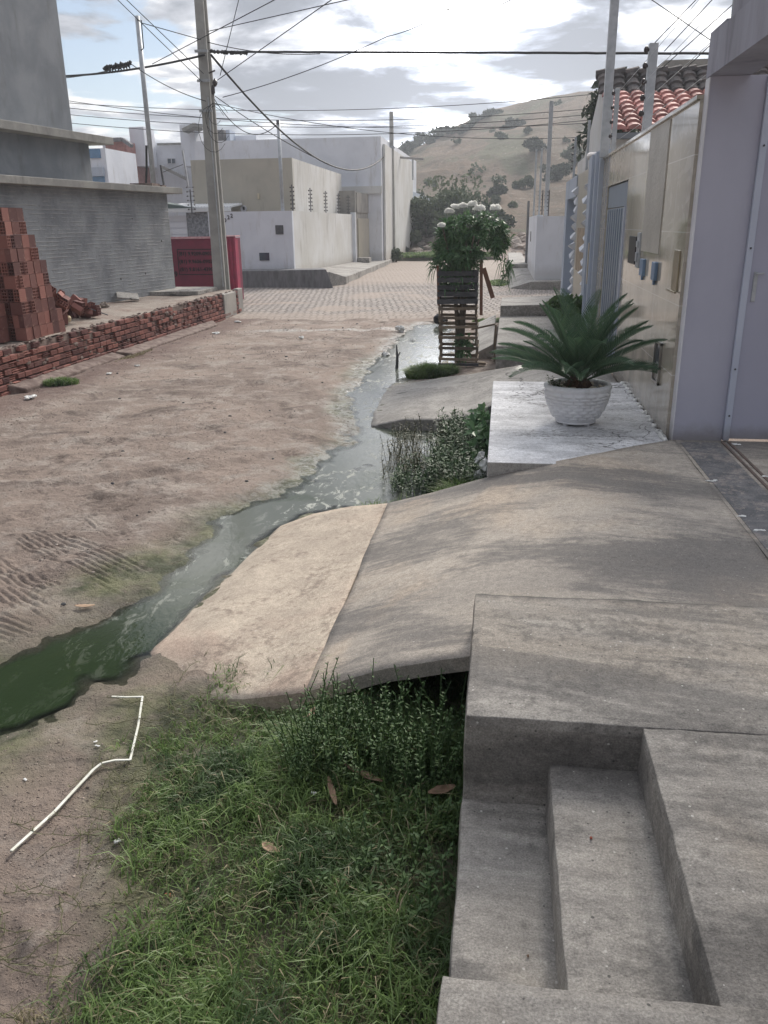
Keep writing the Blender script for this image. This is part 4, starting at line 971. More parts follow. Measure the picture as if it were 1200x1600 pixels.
# tumbled bricks beside the pile
RL = 'broken red brick tumbled in the rubble heap beside the tall pile'
for k in range(46):
    t_ = random.random(); y = 13.3 + t_ * 2.4; x = -7.42 - random.random() * .5 - t_ * .55; hmax = .95 * (1 - t_) ** 1.2 * (.5 + .5 * random.random())
    put_brick((x, y, .63 + hmax * random.uniform(.3, 1)), euler(random.uniform(-1.2, 1.2), random.uniform(-1, 1), random.uniform(0, 3)), RL, 'tumbled bricks in the rubble')
for (px, py) in [(118, 488), (128, 478), (140, 486), (97, 505), (150, 492)]:
    p = at(px, py, z=.68); put_brick((p[0], p[1], .66), euler(random.uniform(-.3, .3), random.uniform(-.4, .4), random.uniform(0, 3)), RL, 'tumbled bricks in the rubble')
def scrap(name, label, cat, p, s, mat, group=None, n=5, flat=.25):
    mb = MB()
    for k in range(n): mb.ball((p[0] + random.uniform(-1, 1) * s * .6, p[1] + random.uniform(-1, 1) * s * .6, p[2] + random.uniform(0, s * flat)), s * random.uniform(.3, .6), s * random.uniform(.3, .6), s * flat * random.uniform(.5, 1), 8, 5, .35)
    return tag(mb.build(name, M[mat], loc=tuple(p)), label, cat, group)
scrap('cardboard_scrap', 'pale yellow crumpled scrap on the rubble beside the brick pile', 'scrap', at(104, 500, z=.72), .09, 'bone', flat=.8)
p = at(200, 468, z=.64); mb = MB(); mb.obox((p[0], p[1], .72), (.5, .42, .04), euler(.25, .12, .5)); tag(mb.build('broken_tile', M['conc_far'], loc=(p[0], p[1], .65), bevel=.006), 'tilted pale tile piece lying on the raised pavement before the rough wall', 'tile')
p0 = at(108, 478, z=.9); p1 = at(168, 492, z=.66); tag(MB().tube([p0, (p0 + p1) / 2 + [0, 0, .04], p1], .012, 6).build('iron_rod', M['darksteel'], loc=tuple(p1)), 'thin dark rod poking out of the brick rubble', 'rod')
scrap('rubble_lump', 'whitish lump of mortar among the rubble by the rough wall', 'rubble', at(160, 478, z=.65), .12, 'platform', flat=.5)
# ------------------------------------------------------------------ container
dc = thing('waste_container', 'crimson steel waste container with phone numbers behind the utility pole', 'container', (-9.2, 25, 0))
mb = MB(); x0, x1, y0, y1, z1 = -10.9, -8.22, 24.6, 26.3, 1.93
mb.hexa([(x0, y0 + .0, .05), (x1, y0, .05), (x1, y1, .05), (x0, y1, .05), (x0, y0, z1), (x1, y0, z1), (x1, y1, z1), (x0, y1, z1)]); mb.build('body', M['red'], dc, bevel=.01)
mb = MB(); mb.box(x0 - .02, x1 + .03, y0 - .03, y0 + .04, z1 + .002, z1 + .06); mb.build('top_rail', M['redlip'], dc)
mb = MB()
mb.box(x1 + .002, x1 + .36, y0 + .05, y0 + .11, .05, 1.97)
for k in range(3): mb.box(x1 + .30 - k * .11, x1 + .36 - k * .11, y0 + .02, y0 + .048, .05, 1.95)
mb.box(x1 + .002, x1 + .30, y0 + .11, y0 + .5, .05, 1.9)
mb.build('end_ribs', simple('bright crimson rib paint', (.40, .05, .10), (.30, .045, .09), 4, .5, .1), dc)
mb = MB(); mb.box(x1 + .001, x1 + .38, y0 + .0, y0 + .5, 1.972, 2.01); mb.box(x1 - .05, x1 + .04, y0 - .02, y0 - .002, .55, .72); mb.build('rim', M['redlip'], dc)
def text_part(name, s, size, loc, rot, mat, parent=None, label=None, cat=None, ext=.003):
    cu = bpy.data.curves.new(name, 'FONT'); cu.body = s; cu.size = size; cu.extrude = ext; cu.offset = size * .02; cu.resolution_u = 2
    o = bpy.data.objects.new(name, cu); C.objects.link(o)
    bpy.context.view_layer.update()
    me = bpy.data.meshes.new_from_object(o.evaluated_get(bpy.context.evaluated_depsgraph_get()))
    bpy.data.objects.remove(o, do_unlink=True)
    me.materials.clear(); me.materials.append(mat)
    R3 = rot.to_4x4(); R3.translation = Vector(loc); me.transform(R3)
    V = np.array([v.co for v in me.vertices]); F = [list(p.vertices) for p in me.polygons]
    return mesh_obj(name, V, F, mat, parent)
RX = Matrix.Rotation(pi / 2, 3, 'X')
for i, s in enumerate(['(81) 9.9209-0902', '(81) 9.9606-0902', '(81) 9.8161-4390']):
    text_part('lettering', s, .15, (-9.62, y0 - .012, 1.46 - i * .225), RX, M['ink'], dc)
text_part('lettering', '35', .24, (-10.02, y0 - .012, 1.40), RX, M['ink'], dc)
text_part('lettering', 'DEIRA', .12, (-10.12, y0 - .012, 1.17), RX, M['ink'], dc)
text_part('lettering', '90 99', .22, (-10.2, y0 - .012, .85), RX, M['ink'], dc)
mb = MB(); fx0, fx1, fz0, fz1 = -9.66, -8.52, .90, 1.64
for (a, b_, c_, d_) in ((fx0, fx1, fz0, fz0 + .02), (fx0, fx1, fz1 - .02, fz1), (fx0, fx0 + .02, fz0 + .021, fz1 - .021), (fx1 - .02, fx1, fz0 + .021, fz1 - .021)): mb.box(a, b_, y0 - .012, y0 - .004, c_, d_)
mb.build('lettering_frame', M['ink'], dc)

# ------------------------------------------------------------------ poles
up = thing('utility_pole', 'big concrete utility pole at the end of the low brick wall', 'utility pole', (-7.72, 22.75, .6))
mb = MB(); bx, by = -7.72, 22.75
def ipole(mb, bx, by, z0, z1, w0, w1, d0, d1):
    for (sx0, sx1, sy0, sy1) in ((-.5, .5, -.5, -.3), (-.5, .5, .3, .5), (-.12, .12, -.3, .3)):
        mb.hexa([(bx + sx0 * w0, by + sy0 * d0, z0), (bx + sx1 * w0, by + sy0 * d0, z0), (bx + sx1 * w0, by + sy1 * d0, z0), (bx + sx0 * w0, by + sy1 * d0, z0),
                 (bx + sx0 * w1, by + sy0 * d1, z1), (bx + sx1 * w1, by + sy0 * d1, z1), (bx + sx1 * w1, by + sy1 * d1, z1), (bx + sx0 * w1, by + sy1 * d1, z1)])
ipole(mb, bx, by, .3, 9.6, .34, .20, .46, .26)
mb.build('shaft', M['pole'], up, bevel=.012)
mb = MB()
for z in (6.42, 5.75, 5.05): mb.box(bx - .17, bx + .17, by - .25, by - .21, z, z + .06)
mb.build('pole_band', M['steel'], up)
mb = MB(); mb.tube([(bx + .15, by - .2, 5.95), (bx + .32, by - .22, 6.0)], .02, 6); mb.ball((bx + .3, by - .25, 5.72), .07, .07, .09, 8, 6, .2); mb.ball((bx + .24, by - .25, 5.55), .05, .05, .12, 8, 6, .2); mb.build('insulator_group', M['insul'], up)
mb = MB(); mb.tube([(bx + .12, by - .26, .7), (bx + .10, by - .25, 3.0), (bx + .07, by - .2, 5.4)], .014, 6); mb.build('ground_wire', M['steel'], up)
mb = MB()
for k in range(4):
    r = .25 + .1 * k; c = (bx + .25 + random.uniform(-.1, .1), by - .3, 5.0 - k * .12)
    mb.tube([(c[0] + r * .7 * cos(a), c[1], c[2] + r * sin(a)) for a in np.linspace(.6, 5.6, 14)], .006, 4)
mb.build('wire_loops', M['cable'], up)
tp = thing('steel_pole', 'slim steel tube mast standing on the roof slab of the unfinished building', 'pole', tuple(at(240, 292, y=23.0)))
a, b_ = at(241, 296, y=23.0), at(215, 25, y=23.0); b_[0] = a[0]; MB().tube([a, b_], [.065, .06], 10).build('mast', M['steel'], tp, smooth=True)
MB().tube([b_ + [.02, -.05, -.1], b_ + [.14, -.1, -.12], b_ + [.13, -.1, -.75], b_ + [.05, -.08, -.8]], .014, 6).build('service_loop', M['cable'], tp)
a2 = np.array(a); MB().tube([a2 + [-.25, 0, -.02], a2 + [-.16, 0, .5], a2 + [-.07, -.07, 1.1]], .03, 6).build('drop_hose', M['cable'], tp)
tp = thing('steel_pole', 'slim blue grey steel tube before the beige house across the street', 'pole', tuple(at(443, 335, y=32.6)))
a, b_ = at(443, 340, y=32.6), at(434, 188, y=32.6); b_[0] = a[0] = (a[0] + b_[0]) / 2; MB().tube([a, b_], [.07, .065], 10).build('mast', M['steel'], tp, smooth=True)
MB().box(b_[0] - .05, b_[0] + .05, b_[1] - .1, b_[1] - .07, b_[2] - .15, b_[2]).build('cap_bracket', M['darksteel'], tp)
cp = thing('utility_pole', 'far concrete utility pole at the corner of the grey gatehouse', 'utility pole', (-6.97, 54, .2))
mb = MB(); ipole(mb, -6.95, 54.0, 0, 8.65, .36, .2, .4, .24); mb.build('shaft', M['pole'], cp)
MB().box(-7.1, -6.75, 53.8, 53.86, 6.6, 6.75).build('pole_band', M['steel'], cp)

# ------------------------------------------------------------------ corner house across the street (left)
cw = thing('corner_wall', 'white boundary wall with dark recessed meter boxes on the left street corner', 'wall', (-9, 32.4, 0))
mb = MB(); mb.box(-11.35, -8.02, 32.4, 32.6, .3, 2.80); mb.build('front_panel', M['white'], cw)
mb = MB(); mb.prism([(-8.02, 32.402), (-8.15, 46.5), (-8.35, 46.5), (-8.22, 32.402)][::-1], 0, 2.798); mb.build('side_panel', M['white2'], cw)
p = at(430, 352, y=32.38); q = at(443, 366, y=32.38)
MB().box(p[0], q[0], 32.375, 32.4, q[2], p[2]).build('meter_box', M['darksteel'], cw)
p = at(405, 395, y=32.38); q = at(421, 407, y=32.38)
MB().box(p[0], q[0], 32.375, 32.4, q[2], p[2]).build('water_meter_box', M['glass'], cw)
for i, (px, py, ch) in enumerate([(350, 347, '0'), (355, 342.5, '2'), (360, 340, '2')]):
    p = at(px, py, y=32.38); text_part('house_number', ch, .20, (p[0], 32.385, p[2]), RX, M['ink'], cw, ext=.006)
MB().box(-8.24, -7.98, 46.3, 46.55, 0, 2.9).build('end_post', M['white'], cw)
pl = MB(); pl.hexa([(-10.6, 31.35, -.1), (-6.25, 31.35, -.1), (-6.6, 32.4, -.1), (-10.6, 32.4, -.1), (-10.6, 31.35, .66), (-6.55, 31.35, .70), (-6.85, 32.38, .70), (-10.6, 32.39, .66)])
tag(pl.build('ramp_plinth', [M['plinth']], loc=(-8.5, 32, 0), bevel=.02), 'dark grey rendered plinth at the foot of the white corner wall', 'plinth')
mb = MB(); mb.prism([(-6.62, 32.41), (-6.15, 33.2), (-6.75, 52), (-8.14, 52), (-8.01, 32.41)], -.1, [.55, .32, .24, .26, .55]); struct(mb.build('sidewalk', M['conc_far'], bevel=.01))
mb = MB(); mb.box(-8.0, -7.3, 46.6, 47.4, .2, .55); tag(mb.build('concrete_step', M['conc_far'], loc=(-7.6, 47, .25), bevel=.01), 'small concrete step before the grey gatehouse door', 'step')
# electric fence posts on corner wall
for i, (px, t_, bt, yy) in enumerate([(451, 292, 330, 33.0), (486, 303, 333, 36.3), (513, 304, 334, 39.6), (534, 306, 335, 42.9), (553, 308, 336, 45.8)]):
    a = at(px, bt, y=yy); b_ = at(px, t_, y=yy); xx = -8.12 - .009 * (yy - 32.4)
    f_ = thing('fence_post', 'short dark electric fence post with paired insulators on the white corner wall', 'fence post', (xx, yy, 2.8), 'electric fence posts on the corner wall')
    MB().bar((xx, yy, 2.78), (xx, yy, 3.75), .035).build('post', M['darksteel'], f_)
    for k in range(6):
        mb = MB(); z = 2.9 + k * .15; mb.ball((xx - .06, yy, z), .03, .03, .035, 6, 4); mb.ball((xx + .06, yy, z), .03, .03, .035, 6, 4); mb.build('insulator', M['insul'], f_)
bh = thing('beige_house', 'flat roofed beige house with a white side wall behind the corner wall', 'house', (-10, 38, 0))
mb = MB(); mb.box(-13.0, -8.68, 35.5, 35.7, 0, 4.88); mb.build('front_wall', M['beige'], bh)
mb = MB(); mb.prism([(-8.678, 35.49), (-8.9, 47.5), (-12.9, 47.5), (-12.9, 35.702), (-8.7, 35.702)][::-1], 0, 4.875); mb.build('side_wall', M['white2'], bh)
mb = MB(); p = at(380, 326, y=35.4); mb.lathe([(.001, 0), (.13, 0), (.14, .03), (.13, .06)], (0, 0, 0), 20)
V = np.array(mb.v); V = np.stack([V[:, 0] + p[0], 35.49 - V[:, 2], V[:, 1] + p[2]], -1); mesh_obj('wall_lamp', V, mb.f, M['trimwhite'], bh)
MB().box(p[0] - .02, p[0] + .06, 35.40, 35.43, p[2] - .05, p[2] + .07).build('lamp_core', M['black'], bh)
p = at(401, 302, y=35.4); q = at(405, 311, y=35.4); MB().box(p[0], q[0], 35.46, 35.5, q[2], p[2]).build('wall_vent', M['cream'], bh, bevel=.01)
# small houses left of it
sh = thing('awning_house', 'low house front with grey stone cladding and white garage door behind the container', 'house', (-12.5, 34, 0))
mb = MB(); mb.box(-12.83, -11.36, 34.0, 34.2, 0, 2.82); mb.build('stone_wall', M['stonepat'], sh)
mb = MB(); mb.box(-14.6, -12.84, 34.1, 34.2, 0, 2.70)
for k in range(9): mb.box(-14.6, -12.84, 34.06, 34.1, .5 + k * .25, .70 + k * .25)
mb.build('garage_door', M['white'], sh)
mb = MB(); mb.box(-14.8, -10.9, 33.75, 33.95, 2.84, 2.97); mb.hexa([(-13.8, 33.97, 2.98), (-10.9, 33.97, 2.98), (-10.9, 36, 3.15), (-13.8, 36, 3.15), (-13.8, 33.97, 3.02), (-10.9, 33.97, 3.02), (-10.9, 36, 3.2), (-13.8, 36, 3.2)])
for k in range(24): mb.tube([(-13.7 + k * .12, 33.97, 3.03), (-13.7 + k * .12, 36, 3.21)], .03, 6)
mb.build('awning', M['awning'], sh)
mb = MB(); mb.add([(-14.5, 33.9, 3.3), (-14.5, 33.9, 2.99), (-12.4, 33.9, 2.99)], [(0, 1, 2)]); mb.add([(-14.5, 33.9, 3.3), (-14.5, 36, 3.3), (-12.4, 36, 3.0), (-12.4, 33.9, 2.99)], [(0, 1, 2, 3)]); mb.build('awning_side', M['dgreen'], sh)
ch = MB(); ch.box(-13.2, -11.1, 36.2, 36.4, 2.5, 4.02); tag(ch.build('cream_wall', M['cream'], loc=(-12.2, 36.2, 0)), 'cream wall strip left of the beige house above the awning', 'wall')
f_ = thing('fence_post', 'dark electric fence post with insulators on both sides above the white awning', 'fence post', tuple(at(300, 332, y=33.7)))
a = at(300, 332, y=33.7); b_ = at(297, 296, y=33.7); MB().bar((a[0], 33.7, a[2]), (a[0], 33.7, b_[2]), .04).build('post', M['darksteel'], f_)
for k in range(6):
    mb = MB(); z = a[2] + .12 + k * .165
    for s in (-1, 1): mb.ball((a[0] + s * .13, 33.7, z), .04, .03, .03, 6, 4)
    mb.bar((a[0] - .13, 33.7, z), (a[0] + .13, 33.7, z), .012); mb.build('insulator', M['insul'], f_)
# large white building, gatehouse and walls down the side street
bg = thing('white_warehouse', 'large plain white building rising behind the beige house', 'building', (-10, 55, 0))
mb = MB(); mb.box(-18.0, -7.05, 50.0, 70, 0, 6.95); mb.build('wall', M['white'], bg)
mb = MB(); mb.box(-7.02, -6.9, 50.6, 66, 0, 6.6); mb.build('side_strip', M['white2'], bg)
mb = MB(); mb.box(-10.6, -7.0, 49.85, 49.99, 3.95, 4.35); mb.build('ledge', M['white2'], bg)
gh = thing('gatehouse', 'small grey rendered gatehouse at the end of the white corner wall', 'gatehouse', (-8.2, 47.5, 0))
mb = MB(); mb.box(-10.4, -8.02, 46.6, 46.8, 0, 4.0); mb.prism([(-8.02, 46.62), (-7.75, 52.5), (-8.1, 52.5), (-8.3, 46.81)][::-1], 0, 3.95); mb.build('wall', M['greywall'], gh)
mb = MB(); mb.prism([(-7.96, 46.9), (-7.72, 52.0), (-7.78, 52.0), (-8.015, 46.9)][::-1], 2.9, 3.9); mb.build('beam', M['greywall'], gh)
mb = MB(); mb.prism([(-7.94, 47.1), (-7.80, 50.0), (-7.9, 50.0), (-8.01, 47.1)][::-1], .4, 2.6); mb.build('gate', M['beigetile'], gh)
mb = MB(); mb.prism([(-7.79, 50.4), (-7.73, 51.6), (-7.83, 51.6), (-7.87, 50.4)][::-1], .4, 2.5); mb.build('door', M['plinth'], gh)
gw = MB(); gw.box(-7.3, -6.95, 66.2, 84, 0, 4.6); tag(gw.build('grey_wall', M['bluewhite'], loc=(-7.1, 66, 0)), 'bluish grey wall down the side street behind the far utility pole', 'wall')
gw = MB(); gw.box(-7.2, -6.8, 84.2, 100, 0, 4.2); tag(gw.build('end_wall', M['white'], loc=(-7, 84, 0)), 'last white wall at the far end of the side street', 'wall')
aw = MB(); aw.bar(at(625, 246, y=58), at(662, 249, y=58), .2, .12); tag(aw.build('roof_beam', M['trimwhite'], loc=tuple(at(625, 246, y=58))), 'pale horizontal beam sticking out from the white building before the hill', 'beam')
ps = MB(); a = at(645, 249, y=58); b_ = at(645, 281, y=58); ps.bar(b_, a, .1); tag(ps.build('thin_post', M['steel'], loc=tuple(b_)), 'thin post under the pale horizontal beam', 'post')
# far white apartment blocks on the left
def block(name, label, px0, px1, pytop, y, mat, depth=8, z0=0, cat='building', top=None):
    a = at(px0, pytop, y=y); b_ = at(px1, pytop, y=y)
    t_ = thing(name, label, cat, ((a[0] + b_[0]) / 2, y, 0)); mb = MB(); mb.box(a[0], b_[0], y, y + depth, z0, a[2]); mb.build('wall', M[mat], t_)
    return t_, a, b_
def fpart(t_, nm, mat, px0, py0, px1, py1, y, d=.15):
    a = at(px0, py0, y=y); b_ = at(px1, py1, y=y); return MB().box(min(a[0], b_[0]), max(a[0], b_[0]), y - d, y, min(a[2], b_[2]), max(a[2], b_[2])).build(nm, M[mat], t_)
yb = 68
t_, a, b_ = block('apartment_block', 'long white apartment block with streaked parapet and two roof towers on the far left', 160, 325, 226, yb, 'white')
for (x0_, x1_, yt_) in ((218, 246, 203), (295, 323, 199)):
    fpart(t_, 'roof_tower', 'white', x0_, yt_, x1_, 262, yb - .3, 2.0)
a1 = at(293, 206, y=yb - 2.4); a2_ = at(311, 197, y=yb - 2.4); a3 = at(324, 201, y=yb - 2.4)
MB().bar(a1, a2_, 2.2, .25).build('tower_roof', M['slab'], t_)
MB().bar(a2_, a3, 2.2, .25).build('tower_roof', M['slab'], t_)
fpart(t_, 'parapet', 'slab', 246, 224, 296, 226, yb - .16, .1); fpart(t_, 'parapet', 'slab', 186, 225, 218, 227, yb - .16, .1)
for (x0_, y0_, x1_, y1_) in ((261, 247, 275, 256), (289, 246, 300, 255)):
    w_ = fpart(t_, 'window', 'trimwhite', x0_, y0_, x1_, y1_, yb - .02, .1); fpart(w_, 'pane', 'glass', x0_ + 1, y0_ + 1, (x0_ + x1_) / 2 - .4, y1_ - 1, yb - .12, .04); fpart(w_, 'pane', 'glass', (x0_ + x1_) / 2 + .4, y0_ + 1, x1_ - 1, y1_ - 1, yb - .12, .04)
mb = MB(); mb.bar(at(252, 260, y=yb - .6), at(292, 280, y=yb - .6), .35, .2); mb.build('stair_slab', M['slab'], t_)
t2, a, b_ = block('red_roof_annex', 'small roof room with red front left of the apartment towers', 164, 196, 222, 64, 'tileroof', 5, 5)
MB().bar(at(160, 219, y=63.8), at(192, 218, y=63.8), .5, .25).build('roof', M['plinth'], t2); MB().bar(at(192, 218, y=63.8), at(206, 228, y=63.8), .5, .25).build('roof', M['plinth'], t2)
t3, a, b_ = block('blue_glass_house', 'narrow white house with blue balcony glass left of the apartment block', 138, 164, 232, 58, 'white', 5)
fpart(t3, 'upper_glass', 'blueglass', 140, 233, 158, 247, 58, .1); fpart(t3, 'lower_glass', 'blueglass', 145, 276, 165, 288, 58, .1); fpart(t3, 'balcony_rail', 'bluewhite', 142, 262, 164, 275, 57.9, .2)
t4, a, b_ = block('grey_blue_block', 'greyish blue block with a square roof tower right of the utility pole', 330, 422, 222, 60, 'bluewhite')
fpart(t4, 'roof_tower', 'plinth', 346, 206, 361, 250, 59.5, 1.2); fpart(t4, 'roof_tower', 'bluewhite', 361.3, 206, 370, 250, 59.5, 1.2); fpart(t4, 'upper_wall', 'white', 371, 213, 404, 224, 59.9, .5)
w_ = fpart(t4, 'window', 'glass', 381, 238, 388, 247, 59.9, .1); fpart(t4, 'window', 'glass', 345, 240, 350, 249, 59.9, .1)
t5 = thing('fence_post', 'dark fence post behind the roof slab of the unfinished building beside the slim mast', 'fence post', tuple(at(256, 290, y=26)))
MB().bar(at(256, 290, y=26), at(251, 258, y=26), .05).build('post', M['darksteel'], t5)
t5 = thing('fence_post', 'tall thin fence post right of the slim mast before the apartment windows', 'fence post', tuple(at(294, 292, y=27)))
MB().bar(at(294, 292, y=27), at(285, 235, y=27), .05).build('post', M['steel'], t5)
MB().bar(at(252, 270, y=26.5), at(286, 257, y=26.8), .02).build('rail', M['darksteel'], t5)

# ------------------------------------------------------------------ cables
def cable(pa, pb, sag, r, label, group=None, name='cable', n=24, mat='cable', jit=0):
    a, b_ = np.array(pa, float), np.array(pb, float); pts = []
    for i in range(n + 1):
        t = i / n; p = a + (b_ - a) * t; p[2] -= sag * 4 * t * (1 - t); 
        if jit: p[2] += random.uniform(-jit, jit)
        pts.append(p)
    return tag(MB().tube(pts, r, 5).build(name, M[mat], loc=tuple(a), smooth=True), label, 'cable', group), pts
PX, PY = -7.55, 22.45
c_, pts = cable(at(60, 120, y=25.), at(320, 86, y=PY), .12, .028, 'thick black bundled cable from the unfinished building to the big utility pole')
mb = MB()
for k in range(12): q = at(164 + k * 3.6, 107 - k * .75 + random.uniform(-1, 1.5), y=23.5); mb.ball(q, random.uniform(.04, .07), .05, random.uniform(.04, .08), 7, 5, .3)
for k in range(9): q = at(166 + k * 4.4, 106 - k * .8, y=23.5); mb.tube([q, q + [0.02, 0, -.14]], .018, 5)
sp_ = mb.build('splice', M['cable'], c_)
cable(at(60, 124, y=25.), at(205, 101, y=22.5), .08, .012, 'thin wire hanging just under the thick bundled cable on the left')
c_, pts = cable(at(328, 81, y=PY), at(1190, 84, y=19), -.0, .026, 'thick black bundled cable running right from the big pole across the whole sky', jit=.004, n=60)
mb = MB()
for k in range(16): q = at(332 + k * 3.4 + random.uniform(-2, 2), 80.5 + k * .2 + random.uniform(-1, 1), y=PY); mb.ball(q, .05, .04, .04, 7, 5, .35)
mb.build('splice', M['cable'], c_)
cable(at(330, 86, y=PY), at(612, 231, y=54), 1.9, .03, 'dark sagging cable dropping from the big pole to the far utility pole')
for i, (a_, b_) in enumerate([((60, 157), (1150, 120)), ((60, 164), (1150, 145)), ((60, 174), (1150, 152)), ((60, 187), (1150, 158)), ((60, 150), (1150, 172)), ((330, 160), (1150, 190))]):
    cable(at(a_[0], a_[1], y=40), at(b_[0], b_[1], y=40), .8 + .05 * i, .014, 'thin power line strung level across the sky over the cross street', 'power lines over the cross street', 'power_line', n=30)
dg = [((222, 36), (314, 62), 0, 'thin wire from the top of the slim mast to the big pole'),
      ((325, 66), (500, 84), .1, 'thin wire leaving the big pole just above the thick cable towards the right'),
      ((238, 100), (440, -6), 0, 'straight thin wire crossing up to the right above the big pole'),
      ((325, 49), (560, -4), 0, 'nearly level thin wire from the big pole to the top of the sky'),
      ((340, 125), (526, -6), 0, 'steep thin wire climbing right from the big pole bracket'),
      ((348, 152), (605, 57), 0.1, 'thin wire rising from the big pole towards the middle of the sky'),
      ((605, 57), (730, -6), .1, 'thin wire at the top middle of the sky rising right'),
      ((698, 14), (805, -4), .15, 'short thin wire branching at the top of the sky'),
      ((180, -4), (316, 128), 0, 'long thin wire slanting down from the top left to the big pole'),
      ((194, -4), (318, 115), 0, 'second thin wire slanting down from the top left beside its twin'),
      ((205, 100), (322, 158), .1, 'thin wire from under the splice down to the big pole'),
      ((374, -4), (344, 118), 0, 'faint near vertical wire right of the big pole'),
      ((335, 155), (434, 193), .5, 'wire from the big pole to the slim blue grey tube'),
      ((336, 150), (525, 262), .1, 'lower wire from the big pole past the slim blue grey tube')]
for (a_, b_, sg, lb) in dg: cable(at(*a_, y=22.4), at(*b_, y=22.4 if b_[1] > 30 else 18), sg, .010, lb)
for (a_, b_, lb) in [((1010, -6), (1122, 71), 'thin wire slanting down right to the garage beam'), ((1093, -6), (1022, 68), 'thin wire from the top down to the stout fence post'), ((1118, -6), (1038, 80), 'second thin wire falling left behind the stout fence post'),
                     ((1146, 6), (1035, 106), 'third thin wire from the roof bracket down towards the red roof'), ((1121, 60), (1070, 108), 'lowest thin wire ending over the red roof ridge')]:
    cable(at(*a_, y=12), at(*b_, y=12), .0, .006, lb)
for k in range(4): # electric fence wires on the tiled wall
    cable((1.42, 6.9, 3.25 + k * .2), (1.42, 12.8, 3.25 + k * .2), .01, .0025, 'fine electric fence wire above the tiled wall', 'electric fence wires above the tiled wall', 'fence_wire', mat='steel')

# ------------------------------------------------------------------ pot and cycad
PC = np.array([.69, 7.36, .552])
pt = thing('flower_pot', 'large white basket weave pot standing on the white slab', 'pot', tuple(PC))
prof = []; NP = 40
for i in range(NP + 1):
    t = i / NP; r = .165 + .105 * math.sin(t * 1.55) ** .9 if t > 0 else .165; prof.append((r, .03 + t * .29))
def weave(i, k, a, z):
    t = (z - .03) / .29
    if t < .1 or t > .93: return .004
    row = int((t - .1) / .104); u = a / (2 * pi) * 16 + (.5 if row % 2 else 0); fu = u - math.floor(u); ft = ((t - .1) / .104) % 1
    d = .016 * (min(1, min(fu, 1 - fu) * 7)) * (min(1, min(ft, 1 - ft) * 6)); return d + .008 * math.sin(fu * pi) * min(1, min(ft, 1 - ft) * 6)
mb = MB(); mb.lathe([(0.001, .03)] + prof + [(.25, .32), (.235, .27), (.001, .27)], tuple(PC), 192, lambda i, k, a, z: weave(i, k, a, z) if 1 <= i <= NP else 0); mb.build('body', M['pot'], pt, smooth=True)
mb = MB()
rim = []
for i in range(13):
    th = 2 * pi * i / 12; rim.append((.268 + .024 * cos(th), .335 + .026 * sin(th)))
mb.lathe(rim, tuple(PC), 192, lambda i, k, a, z: .0045 * math.sin(a * 40 + z * 70)); mb.build('rim', M['pot'], pt, smooth=True)
mb = MB(); mb.lathe([(.165, .018), (.178, .022), (.178, .036), (.165, .04)], tuple(PC), 96); mb.build('base_ring', M['pot'], pt, smooth=True)
for k in range(4):
    a = pi / 4 + k * pi / 2; MB().tube([(PC[0] + .13 * cos(a), PC[1] + .13 * sin(a), PC[2] - .004), (PC[0] + .13 * cos(a), PC[1] + .13 * sin(a), PC[2] + .03)], .025, 10).build('foot', M['pot'], pt)
mb = MB(); mb.lathe([(.001, .315), (.12, .318), (.243, .30)], tuple(PC), 40, lambda i, k, a, z: random.uniform(-.004, .004)); mb.build('soil', M['soil'], pt, smooth=True)
for k in range(38):
    a = random.uniform(-pi, pi) if k > 22 else random.uniform(-pi * .95, -.05 * pi); r = random.uniform(.13, .235)
    p = PC + [r * cos(a), r * sin(a), .322 + random.uniform(0, .008)]; mb = MB(); mb.cur = random.random()
    s = random.uniform(.014, .028); mb.ball(p, s * random.uniform(.8, 1.3), s * random.uniform(.7, 1.2), s * .7, 9, 6, .12)
    tag(mb.build('pebble', M['pebble'], loc=tuple(p), smooth=True), 'cream pebble on the soil of the white pot', 'pebble', 'pebbles in the white pot')

M['frond'] = leafmat('cycad leaf', (.055, .11, .065), (.105, .17, .095), .30, .25)
def make_frond(parent, base, az, elev, length, droop, roll=0):
    n = 44; pts = []; dirs = []
    p = np.array(base, float); e = elev
    hd = np.array([cos(az), sin(az), 0.])
    for i in range(n + 1):
        t = i / n; e = elev - droop * t ** 1.5
        d = hd * cos(e) + np.array([0, 0, sin(e)]); pts.append(p.copy()); dirs.append(d); p = p + d * (length / n)
    mb = MB(); mb.cur = .9; mb.tube(pts[::4] , [max(.0018, .0055 * (1 - k / 14)) for k in range(len(pts[::4]))], 5)
    side0 = np.array([-sin(az), cos(az), 0.])
    for i in range(7, n + 1):
        t = i / n; L_ = length * .19 * (math.sin(pi * (.13 + .80 * t)) ** .75) * random.uniform(.92, 1.05)
        if t > .9: L_ *= .65 + .35 * (1 - t) / .1
        d = dirs[i]; up_ = np.cross(side0, d); up_ *= -1 if up_[2] < 0 else 1
        for s in (-1, 1):
            if random.random() < .02: continue
            fw = .50 + .5 * t; v = side0 * s * cos(.60) + up_ * sin(.60); v = v * cos(fw) + d * sin(fw); v /= np.linalg.norm(v)
            w = .0066; b0_ = pts[i] + up_ * .002; tip = b0_ + v * L_ - np.array([0, 0, .06 * L_]); mid = b0_ + v * L_ * .5 + up_ * .004
            mb.cur = random.random() * .8
            mb.add([b0_ - d * w * .6, b0_ + d * w * .6, mid + d * w, tip, mid - d * w], [(0, 1, 2, 3, 4)])
    mb.build('frond', M['frond'], parent)
CC = PC + [0, 0, .33]
cy = thing('cycad', 'dark green cycad palm with arching fronds growing in the white pot', 'cycad', tuple(CC))
